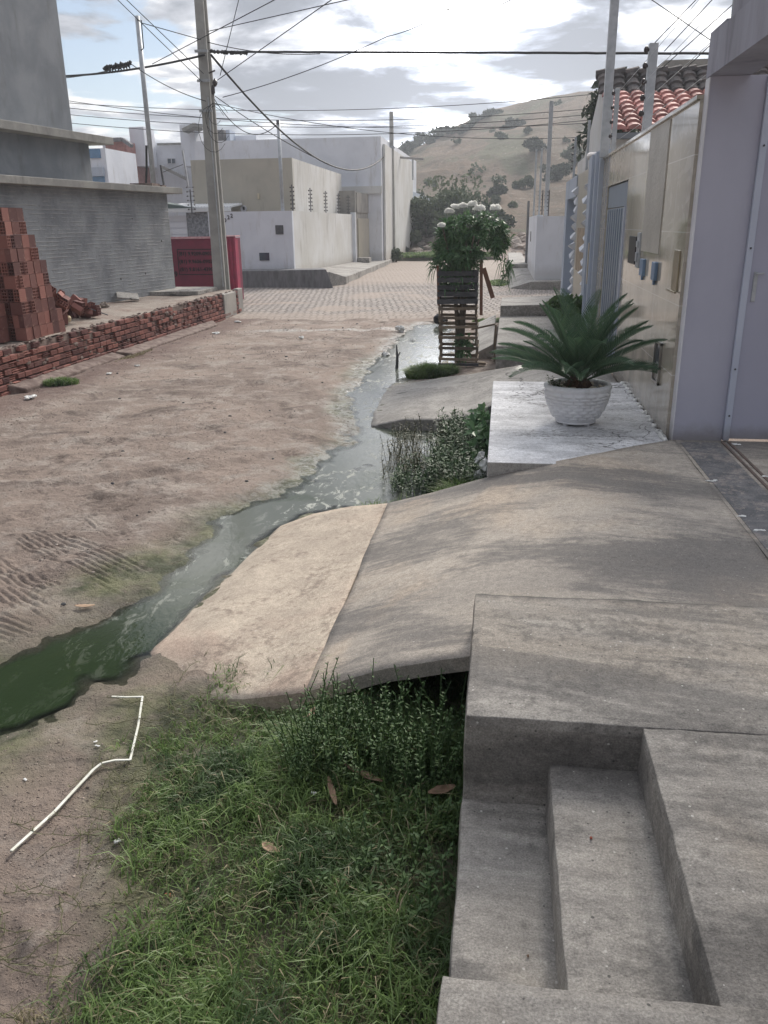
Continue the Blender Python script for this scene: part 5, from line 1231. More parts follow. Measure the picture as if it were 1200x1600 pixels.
mb = MB(); mb.lathe([(.115, -.02), (.12, .01), (.10, .045), (.075, .07), (.055, .09), (.001, .10)], tuple(CC), 36, lambda i, k, a, z: random.uniform(-.012, .014)); mb.build('trunk', M['cycbark'], cy)
nf_ = 44
for k in range(nf_):
    az = k * 2.39996 + random.uniform(-.15, .15); t = (k + .5) / nf_
    elev = R_(84 - 66 * t ** .85 + random.uniform(-7, 7)); L_ = random.uniform(.70, .82)
    make_frond(cy, CC + [.04 * cos(az), .04 * sin(az), .07 - .03 * t], az, elev, L_, R_(random.uniform(22, 50)))
M['herb'] = leafmat('small herb leaf', (.045, .075, .03), (.08, .11, .045), .5, .3)
def herb(name, label, cat, base, n, h, spread, leaf, mat, group=None, stems=True, aspect=.5, seed=0, parent=None, nl=10):
    mb = MB()
    for k in range(n):
        a = random.uniform(0, 2 * pi); r = spread * math.sqrt(random.random()); b_ = np.array(base) + [r * cos(a) * .5, r * sin(a) * .5, 0]
        top = b_ + [r * cos(a) * .8 + random.uniform(-.2, .2) * h, r * sin(a) * .8 + random.uniform(-.2, .2) * h, h * random.uniform(.55, 1.05)]
        mid = (b_ + top) / 2 + [random.uniform(-.1, .1) * h, random.uniform(-.1, .1) * h, h * .06]
        mb.cur = .3; mb.tube([b_, mid, top], [leaf * .07, leaf * .06, leaf * .03], 3, False)
        for q in range(nl):
            t = .2 + .8 * q / nl; p = b_ * (1 - t) ** 2 + 2 * mid * t * (1 - t) + top * t * t
            az = random.uniform(0, 2 * pi); el = random.uniform(-.2, .9); d = np.array([cos(az) * cos(el), sin(az) * cos(el), sin(el)]); s = np.array([-sin(az), cos(az), 0]) * leaf * aspect * .5
            L_ = leaf * random.uniform(.6, 1.2) * (1.1 - .4 * t); mb.cur = random.random()
            mb.add([p, p + d * L_ * .5 + s, p + d * L_ * 1.0 - [0, 0, L_ * .15], p + d * L_ * .5 - s], [(0, 1, 2, 3)])
    return tag(mb.build(name, mat, parent, loc=tuple(base)), label, cat, group)
herb('small_herb', 'little creeping herb with rounded leaves at the left side of the white pot', 'herb', PC + [-.17, -.10, .30], 16, .13, .12, .030, M['herb'], aspect=.8)

# ------------------------------------------------------------------ crate planter with flowering shrub
KC = np.array([-.68, 13.85, 0.])
kp = thing('crate_planter', 'tall stack of slatted wooden crates used as a planter by the water', 'planter', tuple(KC))
def crate(z0, z1, w, d, slats, mat, name, thick=.035, post=.03, skew=0.):
    x0_, x1_, y0_, y1_ = KC[0] - w / 2 + skew, KC[0] + w / 2 + skew, KC[1] - d / 2, KC[1] + d / 2
    for (x, y) in ((x0_, y0_), (x1_, y0_), (x0_, y1_), (x1_, y1_)):
        mb = MB(); mb.cur = random.random(); mb.bar((x, y, z0), (x + random.uniform(-.012, .012), y, z1), post); mb.build('crate_post', mat, kp)
    hgt = (z1 - z0) / slats
    for k in range(slats):
        z = z0 + (k + .5) * hgt + random.uniform(-.008, .008)
        for (pa, pb) in (((x0_ - .02, y0_ - .02), (x1_ + .02, y0_ - .02)), ((x0_ - .02, y0_), (x0_ - .02, y1_)), ((x1_ + .02, y0_), (x1_ + .02, y1_)), ((x0_, y1_ + .02), (x1_, y1_ + .02))):
            mb = MB(); mb.cur = random.random(); j = random.uniform(-.008, .008)
            mb.bar((pa[0], pa[1], z + j), (pb[0], pb[1], z - j), .014, thick); mb.build(name, mat, kp)
crate(.06, .40, .60, .44, 2, M['wood'], 'slat', .045)
crate(.40, .74, .59, .44, 2, M['wood'], 'slat', .045, skew=-.01)
crate(.74, 1.02, .58, .44, 2, M['wood'], 'slat', .045, skew=-.02)
crate(1.02, 1.56, .60, .44, 5, M['wooddark'], 'dark_board', .075, skew=-.03)
for (pa, pb, w_) in (((-.30, 13.65, 1.58), (-.14, 13.60, 1.12), .07), ((-.34, 13.63, 1.70), (-.32, 13.62, .85), .05), ((-1.03, 13.62, 1.62), (-1.01, 13.62, 1.0), .035)):
    mb = MB(); mb.bar(pa, pb, w_, .018, up=(0, 1, 0)); mb.build('side_board', M['woodrust'], kp)
mb = MB(); mb.box(-1.0, -.34, 13.56, 13.6, .04, .08); mb.build('base_board', M['wooddark'], kp)
M['shrubleaf'] = leafmat('glossy strap leaf', (.05, .115, .05), (.13, .23, .10), .38, .22)
fs_ = thing('flowering_shrub', 'bushy green shrub with white blossom heads rising out of the crate planter', 'shrub', (-.66, 13.85, .3))
mb = MB()
tips = []
for k in range(15):
    a = random.uniform(0, 2 * pi); r = random.uniform(.05, .5); tip = np.array([-.60 + r * cos(a) * 1.0, 13.85 + r * sin(a) * .7, random.uniform(1.85, 2.25)]); b_ = np.array([-.68 + random.uniform(-.05, .05), 13.85, .05])
    md = np.array([-.66 + .12 * cos(a), 13.85 + .12 * sin(a), 1.3]); mb.tube([b_, (b_ + md) / 2 + [.02, 0, 0], md, (md + tip) / 2, tip], [.035, .03, .024, .018, .012], 6); tips.append(tip)
mb.build('trunk', M['bark'], fs_)
def rosette(mb, c, d, nl, L_, w, bend=.5, droop=.4):
    d = np.array(d, float); d /= np.linalg.norm(d)
    o1 = np.cross(d, [0.3, .2, 1]); o1 /= np.linalg.norm(o1); o2 = np.cross(d, o1)
    for k in range(nl):
        a = k * 2.4 + random.uniform(-.3, .3); el = random.uniform(.1, 1.1); v = (o1 * cos(a) + o2 * sin(a)) * cos(el) + d * sin(el)
        l = L_ * random.uniform(.7, 1.1); s = np.cross(v, d + [.01, .02, .03]); s /= np.linalg.norm(s) + 1e-9; s = s * w * random.uniform(.8, 1.2); mb.cur = random.random()
        p0 = np.array(c) + d * random.uniform(-.03, .03); p1 = p0 + v * l * .5; p2 = p0 + v * l - np.array([0, 0, droop * l * random.uniform(.3, 1)])
        mb.add([p0, p1 + s, p2, p1 - s], [(0, 1, 2, 3)])
mb = MB()
lobes = [(-.68, 13.85, 2.16, .33, .26), (-.92, 13.80, 1.98, .20, .20), (-.30, 13.85, 2.12, .30, .31), (-.10, 13.85, 2.02, .19, .27), (-.92, 13.75, 1.74, .18, .15), (-.6, 13.7, 1.78, .28, .18)]
for (cx, cy_, cz, rr1, rz1) in lobes:
    for k in range(int(105 * rr1 / .3)):
        v = rng.normal(size=3); v /= np.linalg.norm(v); q = random.uniform(.45, 1.0)
        c = np.array([cx, cy_, cz]) + v * [rr1, rr1 * .8, rz1] * q; rosette(mb, c, v + [0, 0, .5], 9, .125, .013)
for (cx, cz) in ((-1.04, 1.58), (0.02, 1.60), (.05, 1.50)):
    for k in range(5): rosette(mb, (cx + random.uniform(-.07, .07), 13.75, cz + random.uniform(-.06, .08)), (random.choice([-1, 1]) * .6, -.3, .2), 8, .2, .014, droop=1.3)
for k in range(55): rosette(mb, (-.68 + random.uniform(-.26, .26), 13.70 + random.uniform(-.03, .2), random.uniform(1.25, 1.66)), (random.uniform(-.5, .5), -.6, .5), 8, .15, .014, droop=.7)
for k in range(26): rosette(mb, (-.62 + random.uniform(-.13, .13), 13.72, random.uniform(.12, .5)), (random.uniform(-.6, .6), -.5, .3), 7, .13, .015, droop=.8)
mb.build('foliage', M['shrubleaf'], fs_)
for (px, py, s) in ((702, 334, .07), (712, 327, .075), (724, 325, .07), (738, 323, .08), (749, 330, .09), (775, 329, .10), (690, 356, .06)):
    p = at(px, py - 1, y=13.55) + [0, 0, .02]; mb = MB(); s *= 1.1
    for k in range(60):
        v = rng.normal(size=3); v /= np.linalg.norm(v); v[2] = abs(v[2]); c = p + v * s * np.array([1, .8, .6]) * random.uniform(.3, .9)
        for q in range(5):
            a = q * 1.257 + k; d = np.array([cos(a), -.4, sin(a)]) * .026; e_ = np.array([-sin(a), 0, cos(a)]) * .010
            mb.add([c, c + d * .6 + e_, c + d, c + d * .6 - e_], [(0, 1, 2, 3)])
    mb.build('blossom', M['petal'], fs_)

# ------------------------------------------------------------------ grasses and weeds (uncountable ground cover)
M['grass'] = leafmat('creeping grass', (.085, .155, .04), (.21, .30, .10), .45, .4, c3=(.065, .115, .04), hue_scale=2.2)
M['grassdry'] = leafmat('dry grass stem', (.22, .20, .11), (.30, .25, .16), .6, .2)
def blades(name, label, pts, hts, width, mat, lean=.8, extra_mat=None, dry=.0, cat='grass', loc=None):
    n = len(pts); az = rng.uniform(0, 2 * pi, n); ln = rng.uniform(.3, 1., n) * lean
    hd = np.stack([np.cos(az), np.sin(az), np.zeros(n)], -1); sd_ = np.stack([-np.sin(az), np.cos(az), np.zeros(n)], -1)
    tw_ = rng.uniform(-.6, .6, n)[:, None]; sd_ = sd_ + hd * tw_
    w = (width * rng.uniform(.6, 1.3, n))[:, None]; h = hts[:, None]; P_ = pts; l = ln[:, None]
    m1 = P_ + hd * h * l * .30 + np.array([0, 0, 1.]) * h * .55; tp_ = P_ + hd * h * l + np.array([0, 0, 1.]) * h * (1 - .45 * l)
    V = np.stack([P_ - sd_ * w * .5, P_ + sd_ * w * .5, m1 + sd_ * w * .45, m1 - sd_ * w * .45, tp_], 1).reshape(-1, 3)
    b_ = np.arange(n) * 5
    Q = np.stack([b_, b_ + 1, b_ + 2, b_ + 3], -1); T = np.stack([b_ + 3, b_ + 2, b_ + 4], -1)
    c_ = np.repeat(rng.random(n), 5)
    me = bpy.data.meshes.new(name); loc = np.array(loc if loc is not None else P_.mean(0)); V = V - loc
    me.vertices.add(len(V)); me.vertices.foreach_set('co', V.astype(np.float32).ravel())
    li = np.concatenate([Q.ravel(), T.ravel()]); me.loops.add(len(li)); me.loops.foreach_set('vertex_index', li.astype(np.int32))
    me.polygons.add(2 * n); me.polygons.foreach_set('loop_start', np.concatenate([np.arange(n) * 4, 4 * n + np.arange(n) * 3]).astype(np.int32)); me.update(calc_edges=True)
    me.materials.append(mat); a = me.attributes.new('rnd', 'FLOAT', 'POINT'); a.data.foreach_set('value', c_.astype(np.float32))
    if extra_mat: me.materials.append(extra_mat); mi = (rng.random(n) < dry).astype(np.int32); me.polygons.foreach_set('material_index', np.concatenate([mi, mi]))
    o = bpy.data.objects.new(name, me); C.objects.link(o); o.location = loc; OFF[o.name] = loc
    return tag(o, label, cat, None, 'stuff')
# foreground pit: stolons radiate, tufts of short leaves at every node
GP = gp((330, 1105), (420, 1072), (560, 1055), (735, 1040), (728, 1240), (705, 1480), (700, 1620), (640, 1750), (200, 1750), (215, 1600), (300, 1500), (330, 1380), (310, 1250), (340, 1180), z=0)
n = 70000; x = rng.uniform(-1.8, -.085, n); y = rng.uniform(.9, 3.75, n); d = sdist(x, y, GP)
dens = ss(.40, -.36, d + .30 * fbm(x, y, 2.6, 4, 3.)) * (.25 + .95 * ss(-.28, .22, fbm(x, y, 3.2, 3, 9.))) * np.where(x < -.3, 1, .85)
keep = (rng.random(n) < dens * .62); x, y = x[keep], y[keep]
gz_, _, _ = ground_z(x, y, False)
cl = 5; xx = np.repeat(x, cl) + rng.normal(0, .012, len(x) * cl); yy = np.repeat(y, cl) + rng.normal(0, .012, len(x) * cl)
hh = np.clip(.024 + .062 * rng.random(len(xx)) ** 1.5 + .05 * fbm(xx, yy, 1.8, 2, 13.), .02, .2); hh *= (1 + .45 * ss(-.9, -.2, xx)) * (1 - .65 * ss(2.85, 3.2, yy))
lift = rng.random(len(xx)) ** 1.6 * .10 * ss(.05, -.2, sdist(xx, yy, GP)) * ss(3.2, 2.8, yy)
P3 = np.stack([xx, yy, np.repeat(gz_, cl) + lift], -1); P3 = P3[(P3[:, 0] < -.10) | (P3[:, 2] < 0.)]
blades('grass', 'dense creeping green grass filling the hollow beside the steps', P3, hh[:len(P3)], .0044, M['grass'], 1.5, M['grassdry'], .06)
# runners
mb = MB()
for k in range(300):
    x0_ = random.uniform(-1.65, -.25); y0_ = random.uniform(1.4, 3.5); a = random.uniform(0, 2 * pi); p = np.array([x0_, y0_, .01]); pts = [p]
    for q in range(random.randint(4, 9)):
        a += random.uniform(-.4, .4); p = p + [.045 * cos(a), .045 * sin(a), 0]; p[2] = .0 + random.uniform(.0, .03) + (.03 if p[0] > -.9 else 0); pts.append(p)
    pts = [q for q in pts if q[0] < -.12]
    if len(pts) > 2:
        mb.tube(pts, .0016, 4, False)
        for q in pts[1:]:
            for s in range(2):
                aa = random.uniform(0, 2 * pi); l = random.uniform(.02, .045); d_ = np.array([cos(aa), sin(aa), .5]) * l; s_ = np.array([-sin(aa), cos(aa), 0]) * .002
                mb.add([q - s_, q + s_, q + d_], [(0, 1, 2)])
tag(mb.build('grass_runners', leafmat('olive grass runner', (.10, .11, .05), (.17, .16, .08), .6, .2), loc=(-.8, 2.4, 0)), 'thin olive grass runners creeping over the wet mud edge', 'grass', None, 'stuff')
# taller weeds by the landing and ramp edge
M['weed'] = leafmat('dull green weed', (.055, .11, .04), (.12, .19, .07), .55, .3)
wb = MB()
def weedclump(name, label, region, n, h, leaf, mat, z=0, nl=12, spread=.06, aspect=.35):
    mb = MB(); k = 0
    while k < n:
        x_, y_ = random.uniform(region[0], region[1]), random.uniform(region[2], region[3])
        b_ = np.array([x_, y_, z]); hh_ = h * random.uniform(.5, 1.1); top = b_ + [random.uniform(-.35, .35) * hh_, random.uniform(-.35, .35) * hh_, hh_]; mid = (b_ + top) / 2 + [random.uniform(-.1, .1) * hh_, random.uniform(-.1, .1) * hh_, 0]
        mb.cur = .2; mb.tube([b_, mid, top], .0022, 3, False)
        for q in range(nl):
            t = .15 + .85 * q / nl; p = b_ * (1 - t) ** 2 + 2 * mid * t * (1 - t) + top * t * t
            az = random.uniform(0, 2 * pi); el = random.uniform(0, .9); d_ = np.array([cos(az) * cos(el), sin(az) * cos(el), sin(el)]); s_ = np.array([-sin(az), cos(az), 0]) * leaf * aspect * .5
            L_ = leaf * random.uniform(.6, 1.2); mb.cur = random.random(); mb.add([p, p + d_ * L_ * .5 + s_, p + d_ * L_ - [0, 0, L_ * .1], p + d_ * L_ * .5 - s_], [(0, 1, 2, 3)])
        k += 1
    return tag(mb.build(name, mat, loc=((region[0] + region[1]) / 2, (region[2] + region[3]) / 2, z)), label, 'weeds', None, 'stuff')
weedclump('weeds', 'leafy low weeds growing against the ramp edge and the landing side', (-.85, -.11, 2.75, 3.12), 190, .40, .026, M['weed'], nl=20)
weedclump('weeds', 'small weeds spread through the grass near the landing wall', (-.55, -.11, 2.1, 2.9), 90, .14, .032, M['weed'], nl=12)
# weeds in the water between second ramp and first ramp
M['weeddark'] = leafmat('dark water weed', (.032, .07, .03), (.07, .125, .045), .5, .2)
weedclump('weeds', 'dark tangled weeds in the water beside the white slab', (-.62, -.085, 6.9, 9.3), 420, .34, .06, M['weeddark'], z=-.06, nl=16)
weedclump('weeds', 'brownish sparse weeds standing in the grey water left of the slab', (-1.12, -.55, 7.3, 9.0), 110, .30, .045, leafmat('brownish weed', (.06, .07, .035), (.10, .09, .05), .6, .2), z=-.06, nl=12)
weedclump('weeds', 'low green weeds along the water edge left of the dark tangled weeds', (-.95, -.45, 6.9, 7.9), 150, .20, .045, M['weeddark'], z=-.06, nl=14)
def tuft(label, cx, cy, rx, ry, n, h, w, mat, z=0., lean=1.1, dry=.03):
    a = rng.uniform(0, 2 * pi, n); r = np.sqrt(rng.random(n)); x_ = cx + rx * r * np.cos(a); y_ = cy + ry * r * np.sin(a)
    P_ = np.stack([x_, y_, np.full(n, z)], -1); blades('grass', label, P_, h * rng.uniform(.5, 1.1, n) * (1.15 - .5 * r), w, mat, lean, M['grassdry'], dry)
tuft('bright green grass clump in the water at the corner of the white slab', -.30, 6.75, .22, .55, 2600, .28, .008, M['grass'], -.05)
tuft('taller grass blades growing up under the near edge of the ramp', -.50, 3.02, .42, .12, 900, .30, .006, M['grass'], 0.02, 1.0)
tuft('small grass tuft at the upper edge of the near ramp', -.98, 6.35, .12, .12, 160, .22, .006, M['grass'], -.04)
tuft('thin grass stalks at the far edge of the near ramp', -.66, 6.35, .20, .15, 120, .26, .005, M['grass'], -.04)
tuft('rounded bright green grass tussock beside the crate planter', -1.12, 12.95, .34, .38, 5200, .30, .012, M['grass'], -.05)
tuft('low grass left of the crate base', -.80, 13.2, .15, .3, 900, .22, .010, M['grass'], -.03)
tuft('small green grass patch at the foot of the brick wall', -6.65, 11.7, .28, .22, 1300, .16, .010, M['grass'], 0.)
tuft('olive grass strip at the base of the brick wall footing', -6.75, 14.6, .10, .8, 700, .06, .008, M['grassdry'], 0.)
tuft('grass edging along the far curb right of the planter', -.2, 20.3, .5, .25, 900, .14, .02, M['grass'], 0.)
tuft('grass patch beside the far concrete ramp', -.15, 33.5, .4, 1.6, 1800, .2, .03, M['grass'], 0.)
tuft('grass strip where the side street ends', -4.2, 57, 4.0, 2.0, 9000, .45, .05, M['grass'], 0.2)
tuft('dry yellow grass tuft in the bottom left corner', -1.33, 1.66, .05, .04, 60, .07, .003, M['grassdry'], 0., dry=1.)
for (x_, y_, h) in ((-.13, 7.85, .30), (-.16, 8.25, .36)):
    mb = MB()
    for k in range(14): rosette(mb, (x_ + random.uniform(-.1, .05), y_ + random.uniform(-.15, .15), .1 + random.uniform(0, h)), (random.uniform(-.7, .1), -.4, .8), 6, .13, .028, droop=.4)
    tag(mb.build('broadleaf_plant', M['shrubleaf'], loc=(x_, y_, 0)), ('nearer' if h < .33 else 'farther') + ' broad leaved plant against the left side of the white slab', 'plant')
mb = MB()
for k in range(9): mb.ball((-.12 + random.uniform(-.05, .02), 7.15 + random.uniform(-.15, .15), .06 + random.uniform(0, .18)), .04, .06, .05, 8, 6, .45)
tag(mb.build('plastic_bag', M['plastic'], loc=(-.12, 7.15, 0)), 'crumpled white plastic bag caught in the weeds beside the white slab', 'bag')

# ------------------------------------------------------------------ shrubs and trees of the hill
M['bush'] = leafmat('dusty bush leaf', (.045, .068, .034), (.095, .12, .06), .7, .15)
M['bushdark'] = leafmat('dark bush leaf', (.022, .036, .022), (.05, .068, .035), .7, .15)
M['bushlight'] = leafmat('light olive bush leaf', (.07, .095, .045), (.12, .145, .07), .7, .15)
def bush(name, label, cat, c, w, h, d, leaf, n, mat, group=None, lobes_=9, trunk=True, shape='round'):
    t_ = thing(name, label, cat, tuple(c), group); c = np.array(c)
    L_ = []
    for k in range(lobes_):
        a = random.uniform(0, 2 * pi); r = random.uniform(.1, .75)
        zz = random.uniform(.25, .8) * h; k2 = 1 - .55 * max(0, zz / h - .4) if shape == 'round' else 1 - .85 * zz / h
        L_.append((c + [r * cos(a) * w / 2 * k2, r * sin(a) * d / 2 * k2, zz], random.uniform(.18, .34) * min(w, h * 1.3)))
    cen = np.array([l[0] for l in L_]); rad = np.array([l[1] for l in L_])
    pick = rng.integers(0, lobes_, n); v = rng.normal(size=(n, 3)); v /= np.linalg.norm(v, axis=1)[:, None]
    p = cen[pick] + v * (rad[pick] * rng.uniform(.55, 1.12, n))[:, None] * np.array([1, 1, .8]); p[:, 2] = np.maximum(p[:, 2], c[2] - .1 * h)
    u = rng.normal(size=(n, 3)); u /= np.linalg.norm(u, axis=1)[:, None]; w2 = np.cross(u, rng.normal(size=(n, 3))); w2 /= np.linalg.norm(w2, axis=1)[:, None]
    s = (leaf * rng.uniform(.5, 1.3, n))[:, None]
    V = np.stack([p - u * s, p - w2 * s * .5, p + u * s, p + w2 * s * .5], 1).reshape(-1, 3); F = np.arange(4 * n).reshape(n, 4)
    mesh_obj('crown', V, F, mat, t_, cols={'rnd': np.repeat(rng.random(n), 4)})
    if trunk:
        mb = MB()
        for k in range(min(5, lobes_)): mb.tube([c + [random.uniform(-.05, .05) * w, 0, -.1 * h], (c + cen[k]) / 2 + [0, 0, .05 * h], cen[k]], [.03 * w ** .5 * h ** .5 / 1, .02 * w ** .5 * h ** .5, .008 * w ** .5 * h ** .5], 5)
        mb.build('trunk', M['bark'], t_)
    return t_
def hp(px, py, y):   # ground point of the hill seen at this photo pixel
    p = at(px, py, y=y); return np.array([p[0], y, float(hill_z(np.array([p[0]]), np.array([float(y)]))[0])])
bl = [ # px centre, depth, width, height, leaf, n, material, label
 (672, 66, 8.5, 4.2, .20, 2600, 'bush', 'broad green bush filling the foot of the hill right of the far walls'),
 (715, 68, 7.5, 4.6, .20, 2400, 'bush', 'second broad green bush behind the white blossoms at the foot of the hill'),
 (700, 74, 5.0, 6.2, .22, 1500, 'bushlight', 'taller pale green bush behind the broad bushes at the hill foot'),
 (752, 70, 6.0, 2.6, .20, 1400, 'bushdark', 'low dark bush right of the blossoms at the hill foot'),
 (640, 64, 3.0, 1.6, .16, 700, 'bushlight', 'low leafy weeds bush beside the last white wall'),
 (655, 61, 4.5, .9, .14, 700, 'bushdark', 'low dark brush covering the rubble bank at the street end'),
 (775, 95, 5.0, 4.0, .28, 800, 'bushdark', 'round dark bush in the middle of the bare slope'),
 (776, 92, 3.0, 2.4, .22, 500, 'bush', 'smaller bush just under the round dark bush on the slope'),
 (650, 98, 3.0, 3.2, .26, 450, 'bushdark', 'small dark tree beside the thin post on the left of the slope'),
 (820, 104, 9.0, 3.2, .30, 1300, 'bush', 'wide green thicket on the slope left of the grey posts'),
 (868, 110, 10.0, 5.0, .32, 1400, 'bushdark', 'wide dark thicket on the slope right of the tall grey pole'),
 (835, 128, 9.0, 5.0, .36, 1100, 'bushdark', 'dark thicket higher up behind the grey posts'),
 (895, 122, 9.0, 6.0, .36, 1300, 'bush', 'grey green thicket high on the right of the slope'),
 (802, 172, 9.0, 5.5, .45, 800, 'bushdark', 'largest dark shrub high on the slope under the ridge'),
 (785, 165, 5.0, 2.5, .40, 400, 'bushdark', 'small dark shrub left below the largest high shrub'),
 (778, 150, 5.0, 3.5, .40, 450, 'bush', 'lone shrub in the upper middle of the slope'),
 (822, 150, 4.0, 2.5, .40, 300, 'bush', 'faint shrub right of the lone upper shrub'),
 (922, 92, 2.0, 1.2, .2, 250, 'bushdark', 'little dark shrub low on the pink rocky slope at the right')]
for (px, y, w, h, lf, n, m_, lb) in bl:
    if y > 80: w *= .5; h *= .38; lf *= .7
    else: w *= 1.0; h *= .72; n = int(n * 1.4)
    c = hp(px, 300, y); bush('bush', lb, 'bush', c, w, h, w * .8, lf, n, M[m_], lobes_=8 if n < 1000 else 14, trunk=n > 600)
for k in range(16):   # tree line along the left ridge
    t = k / 15; px = 622 + t * 150; y = 188 + random.uniform(-6, 8); c = hp(px, 230, y)
    h = random.uniform(1.5, 3.0) * (1.25 - .5 * t); bush('ridge_bush', 'dark bush in the row along the left ridge of the hill', 'bush', c - [0, 0, .4], h * random.uniform(1.1, 1.9), h, h * 1.3, .5, 260, M['bushdark' if k % 3 else 'bush'], 'bushes along the left ridge', 6, False)
for k in range(14):   # scattered scrub
    px = random.uniform(640, 930); y = random.uniform(85, 185); c = hp(px, 260, y); h = random.uniform(.5, 1.5)
    bush('scrub', 'small scrub plant dotted over the dry hillside', 'scrub', c - [0, 0, .1], h * 1.8, h, h * 1.8, .28, 90, M[random.choice(['bush', 'bushdark', 'bushlight'])], 'scrub plants on the hillside', 4, False)
# dark tree behind the red roofed house
bush('dark_tree', 'tall dark conifer like tree just left of the red roofed house', 'tree', np.array([3.0, 27.0, .3]), 2.3, 6.9, 2.3, .13, 6000, M['bushdark'], None, 26, True, 'cone')
bush('dark_tree', 'lower dark tree mass under the conifer behind the blue portal', 'tree', np.array([3.6, 38, .3]), 2.2, 5.0, 2.6, .13, 2500, M['bushdark'], None, 12)
bush('bare_treetop', 'thin twiggy treetop peeking over the white warehouse roof', 'tree', np.array([-13.2, 76, 6.5]), 1.6, 2.6, 1.2, .12, 160, M['bushdark'], None, 6)
bush('small_shrub', 'leafy shrub at the base of the far utility pole', 'shrub', np.array([-6.6, 53.2, .1]), 1.2, .9, 1., .10, 500, M['bush'], None, 6)
# plants behind the cycad on the far blocks
for (px, py, yy) in ((880, 478, 15.2), (905, 480, 14.2)):
    p = at(px, py, y=yy); bush('potted_bush', ('left' if px < 890 else 'right') + ' rounded green bush hidden behind the cycad fronds', 'bush', np.array([p[0], yy, .49]), .62, .62, .5, .05, 900, M['weed'], None, 8)

# rubble bank stones at street end and rubble right of the planter
for k in range(90):
    x_ = random.uniform(-6.2, 2.0); y_ = random.uniform(57.5, 66); z_ = float(max(ground_z(np.array([x_]), np.array([y_]), False)[0][0], hill_z(np.array([x_]), np.array([y_]))[0])); s = random.uniform(.12, .45)
    mb = MB(); mb.cur = random.random(); mb.ball((x_, y_, z_ + s * .2), s, s * .8, s * .55, 8, 5, .25)
    tag(mb.build('rock', M['stoneM'], loc=(x_, y_, z_)), 'pale rock in the rubble bank at the end of the street', 'rock', 'rocks in the rubble bank')
for i, (px, py, l, w_, a, lb) in enumerate([(735, 568, .5, .12, .3, 'rotten plank lying in the dirt in front of the crate planter'), (748, 550, .6, .10, .1, 'pale plank right of the crate planter base'), (762, 556, .4, .18, -.3, 'short pale slab beside the pavement block and planter'), (775, 515, .75, .09, 1.45, 'dark upright board in the gap between curb ramp and pavement block')]):
    p = at(px, py, z=.04 if i < 3 else .1); 
    if i < 3: mb = MB().obox((p[0], p[1], .06), (l, w_, .04), euler(.08, .1, a))
    else: mb = MB().bar((-.09, 14.3, 0), (-.085, 14.35, .62), .07, .03)
    tag(mb.build('plank', M['wood' if i != 2 else 'conc_far'], loc=(p[0], p[1], 0), bevel=.004), lb, 'plank')
mb = MB().bar((-.50, 14.5, .52), (-.10, 14.4, .62), .03); tag(mb.build('wooden_stick', M['wood'], loc=(-.3, 14.5, .5)), 'pale stick bridging from the planter to the upright board', 'stick')
mb = MB(); q = at(500 / 4 + 560, 808 / 4 + 300, z=.05); mb.ball((q[0], q[1], .1), .13, .12, .12, 12, 8, .1); mb.ball((q[0] + .12, q[1], .07), .1, .09, .08, 10, 6, .2); tag(mb.build('black_bag', M['black'], loc=(q[0], q[1], 0)), 'small black rubbish bag behind the left edge of the crate planter', 'bag')

# loose grit over the dirt (uncountable)
def grit():
    n = 26000; y = 1.4 + 19 * rng.random(n) ** 2.0; x = -6.9 + 6.9 * rng.random(n); x = np.where(y < 5, -3.8 + 3.0 * rng.random(n), x)
    dens = ss(-.25, .25, fbm(x, y, 1.3, 4, 101.)); dwt = sdist(x, y, WATER); dpt = sdist(x, y, PIT); keep = (rng.random(n) < .15 + .85 * dens) & (dwt > .06) & (x < -.95) & (dpt > -.05) & ~((x > -1.95) & (y > 3.4) & (y < 6.2))
    x, y = x[keep], y[keep]; n = len(x); z, _, _ = ground_z(x, y)
    s = (.0015 + .0045 * rng.random(n) ** 2.5) * (1 + y * .16)
    base = np.array([(1, 0, 0), (-.5, .87, 0), (-.5, -.87, 0), (0, 0, .8), (0, 0, -.5)])
    ang = rng.random(n) * 6.28; ca, sa = np.cos(ang), np.sin(ang); sc = np.stack([rng.uniform(.7, 1.5, n), rng.uniform(.6, 1.1, n), rng.uniform(.5, 1., n)], -1) * s[:, None]
    B = base[None] * sc[:, None]; V = np.stack([B[..., 0] * ca[:, None] - B[..., 1] * sa[:, None], B[..., 0] * sa[:, None] + B[..., 1] * ca[:, None], B[..., 2]], -1) + np.stack([x, y, z], -1)[:, None]
    F = np.array([(0, 1, 3), (1, 2, 3), (2, 0, 3), (1, 0, 4), (2, 1, 4), (0, 2, 4)]); F = (F[None] + (np.arange(n) * 5)[:, None, None]).reshape(-1, 3)
    m = simple('grit stone', (.34, .28, .24), (.12, .095, .085), 3.1, .9, 0, rndvar=.6)
    o = mesh_obj('grit', V.reshape(-1, 3), F, m, cols={'rnd': np.repeat(rng.random(n), 5)}, loc=(-3, 8, 0)); tag(o, 'loose grit and crumbs of soil scattered over the dirt street', 'grit', None, 'stuff')
grit()
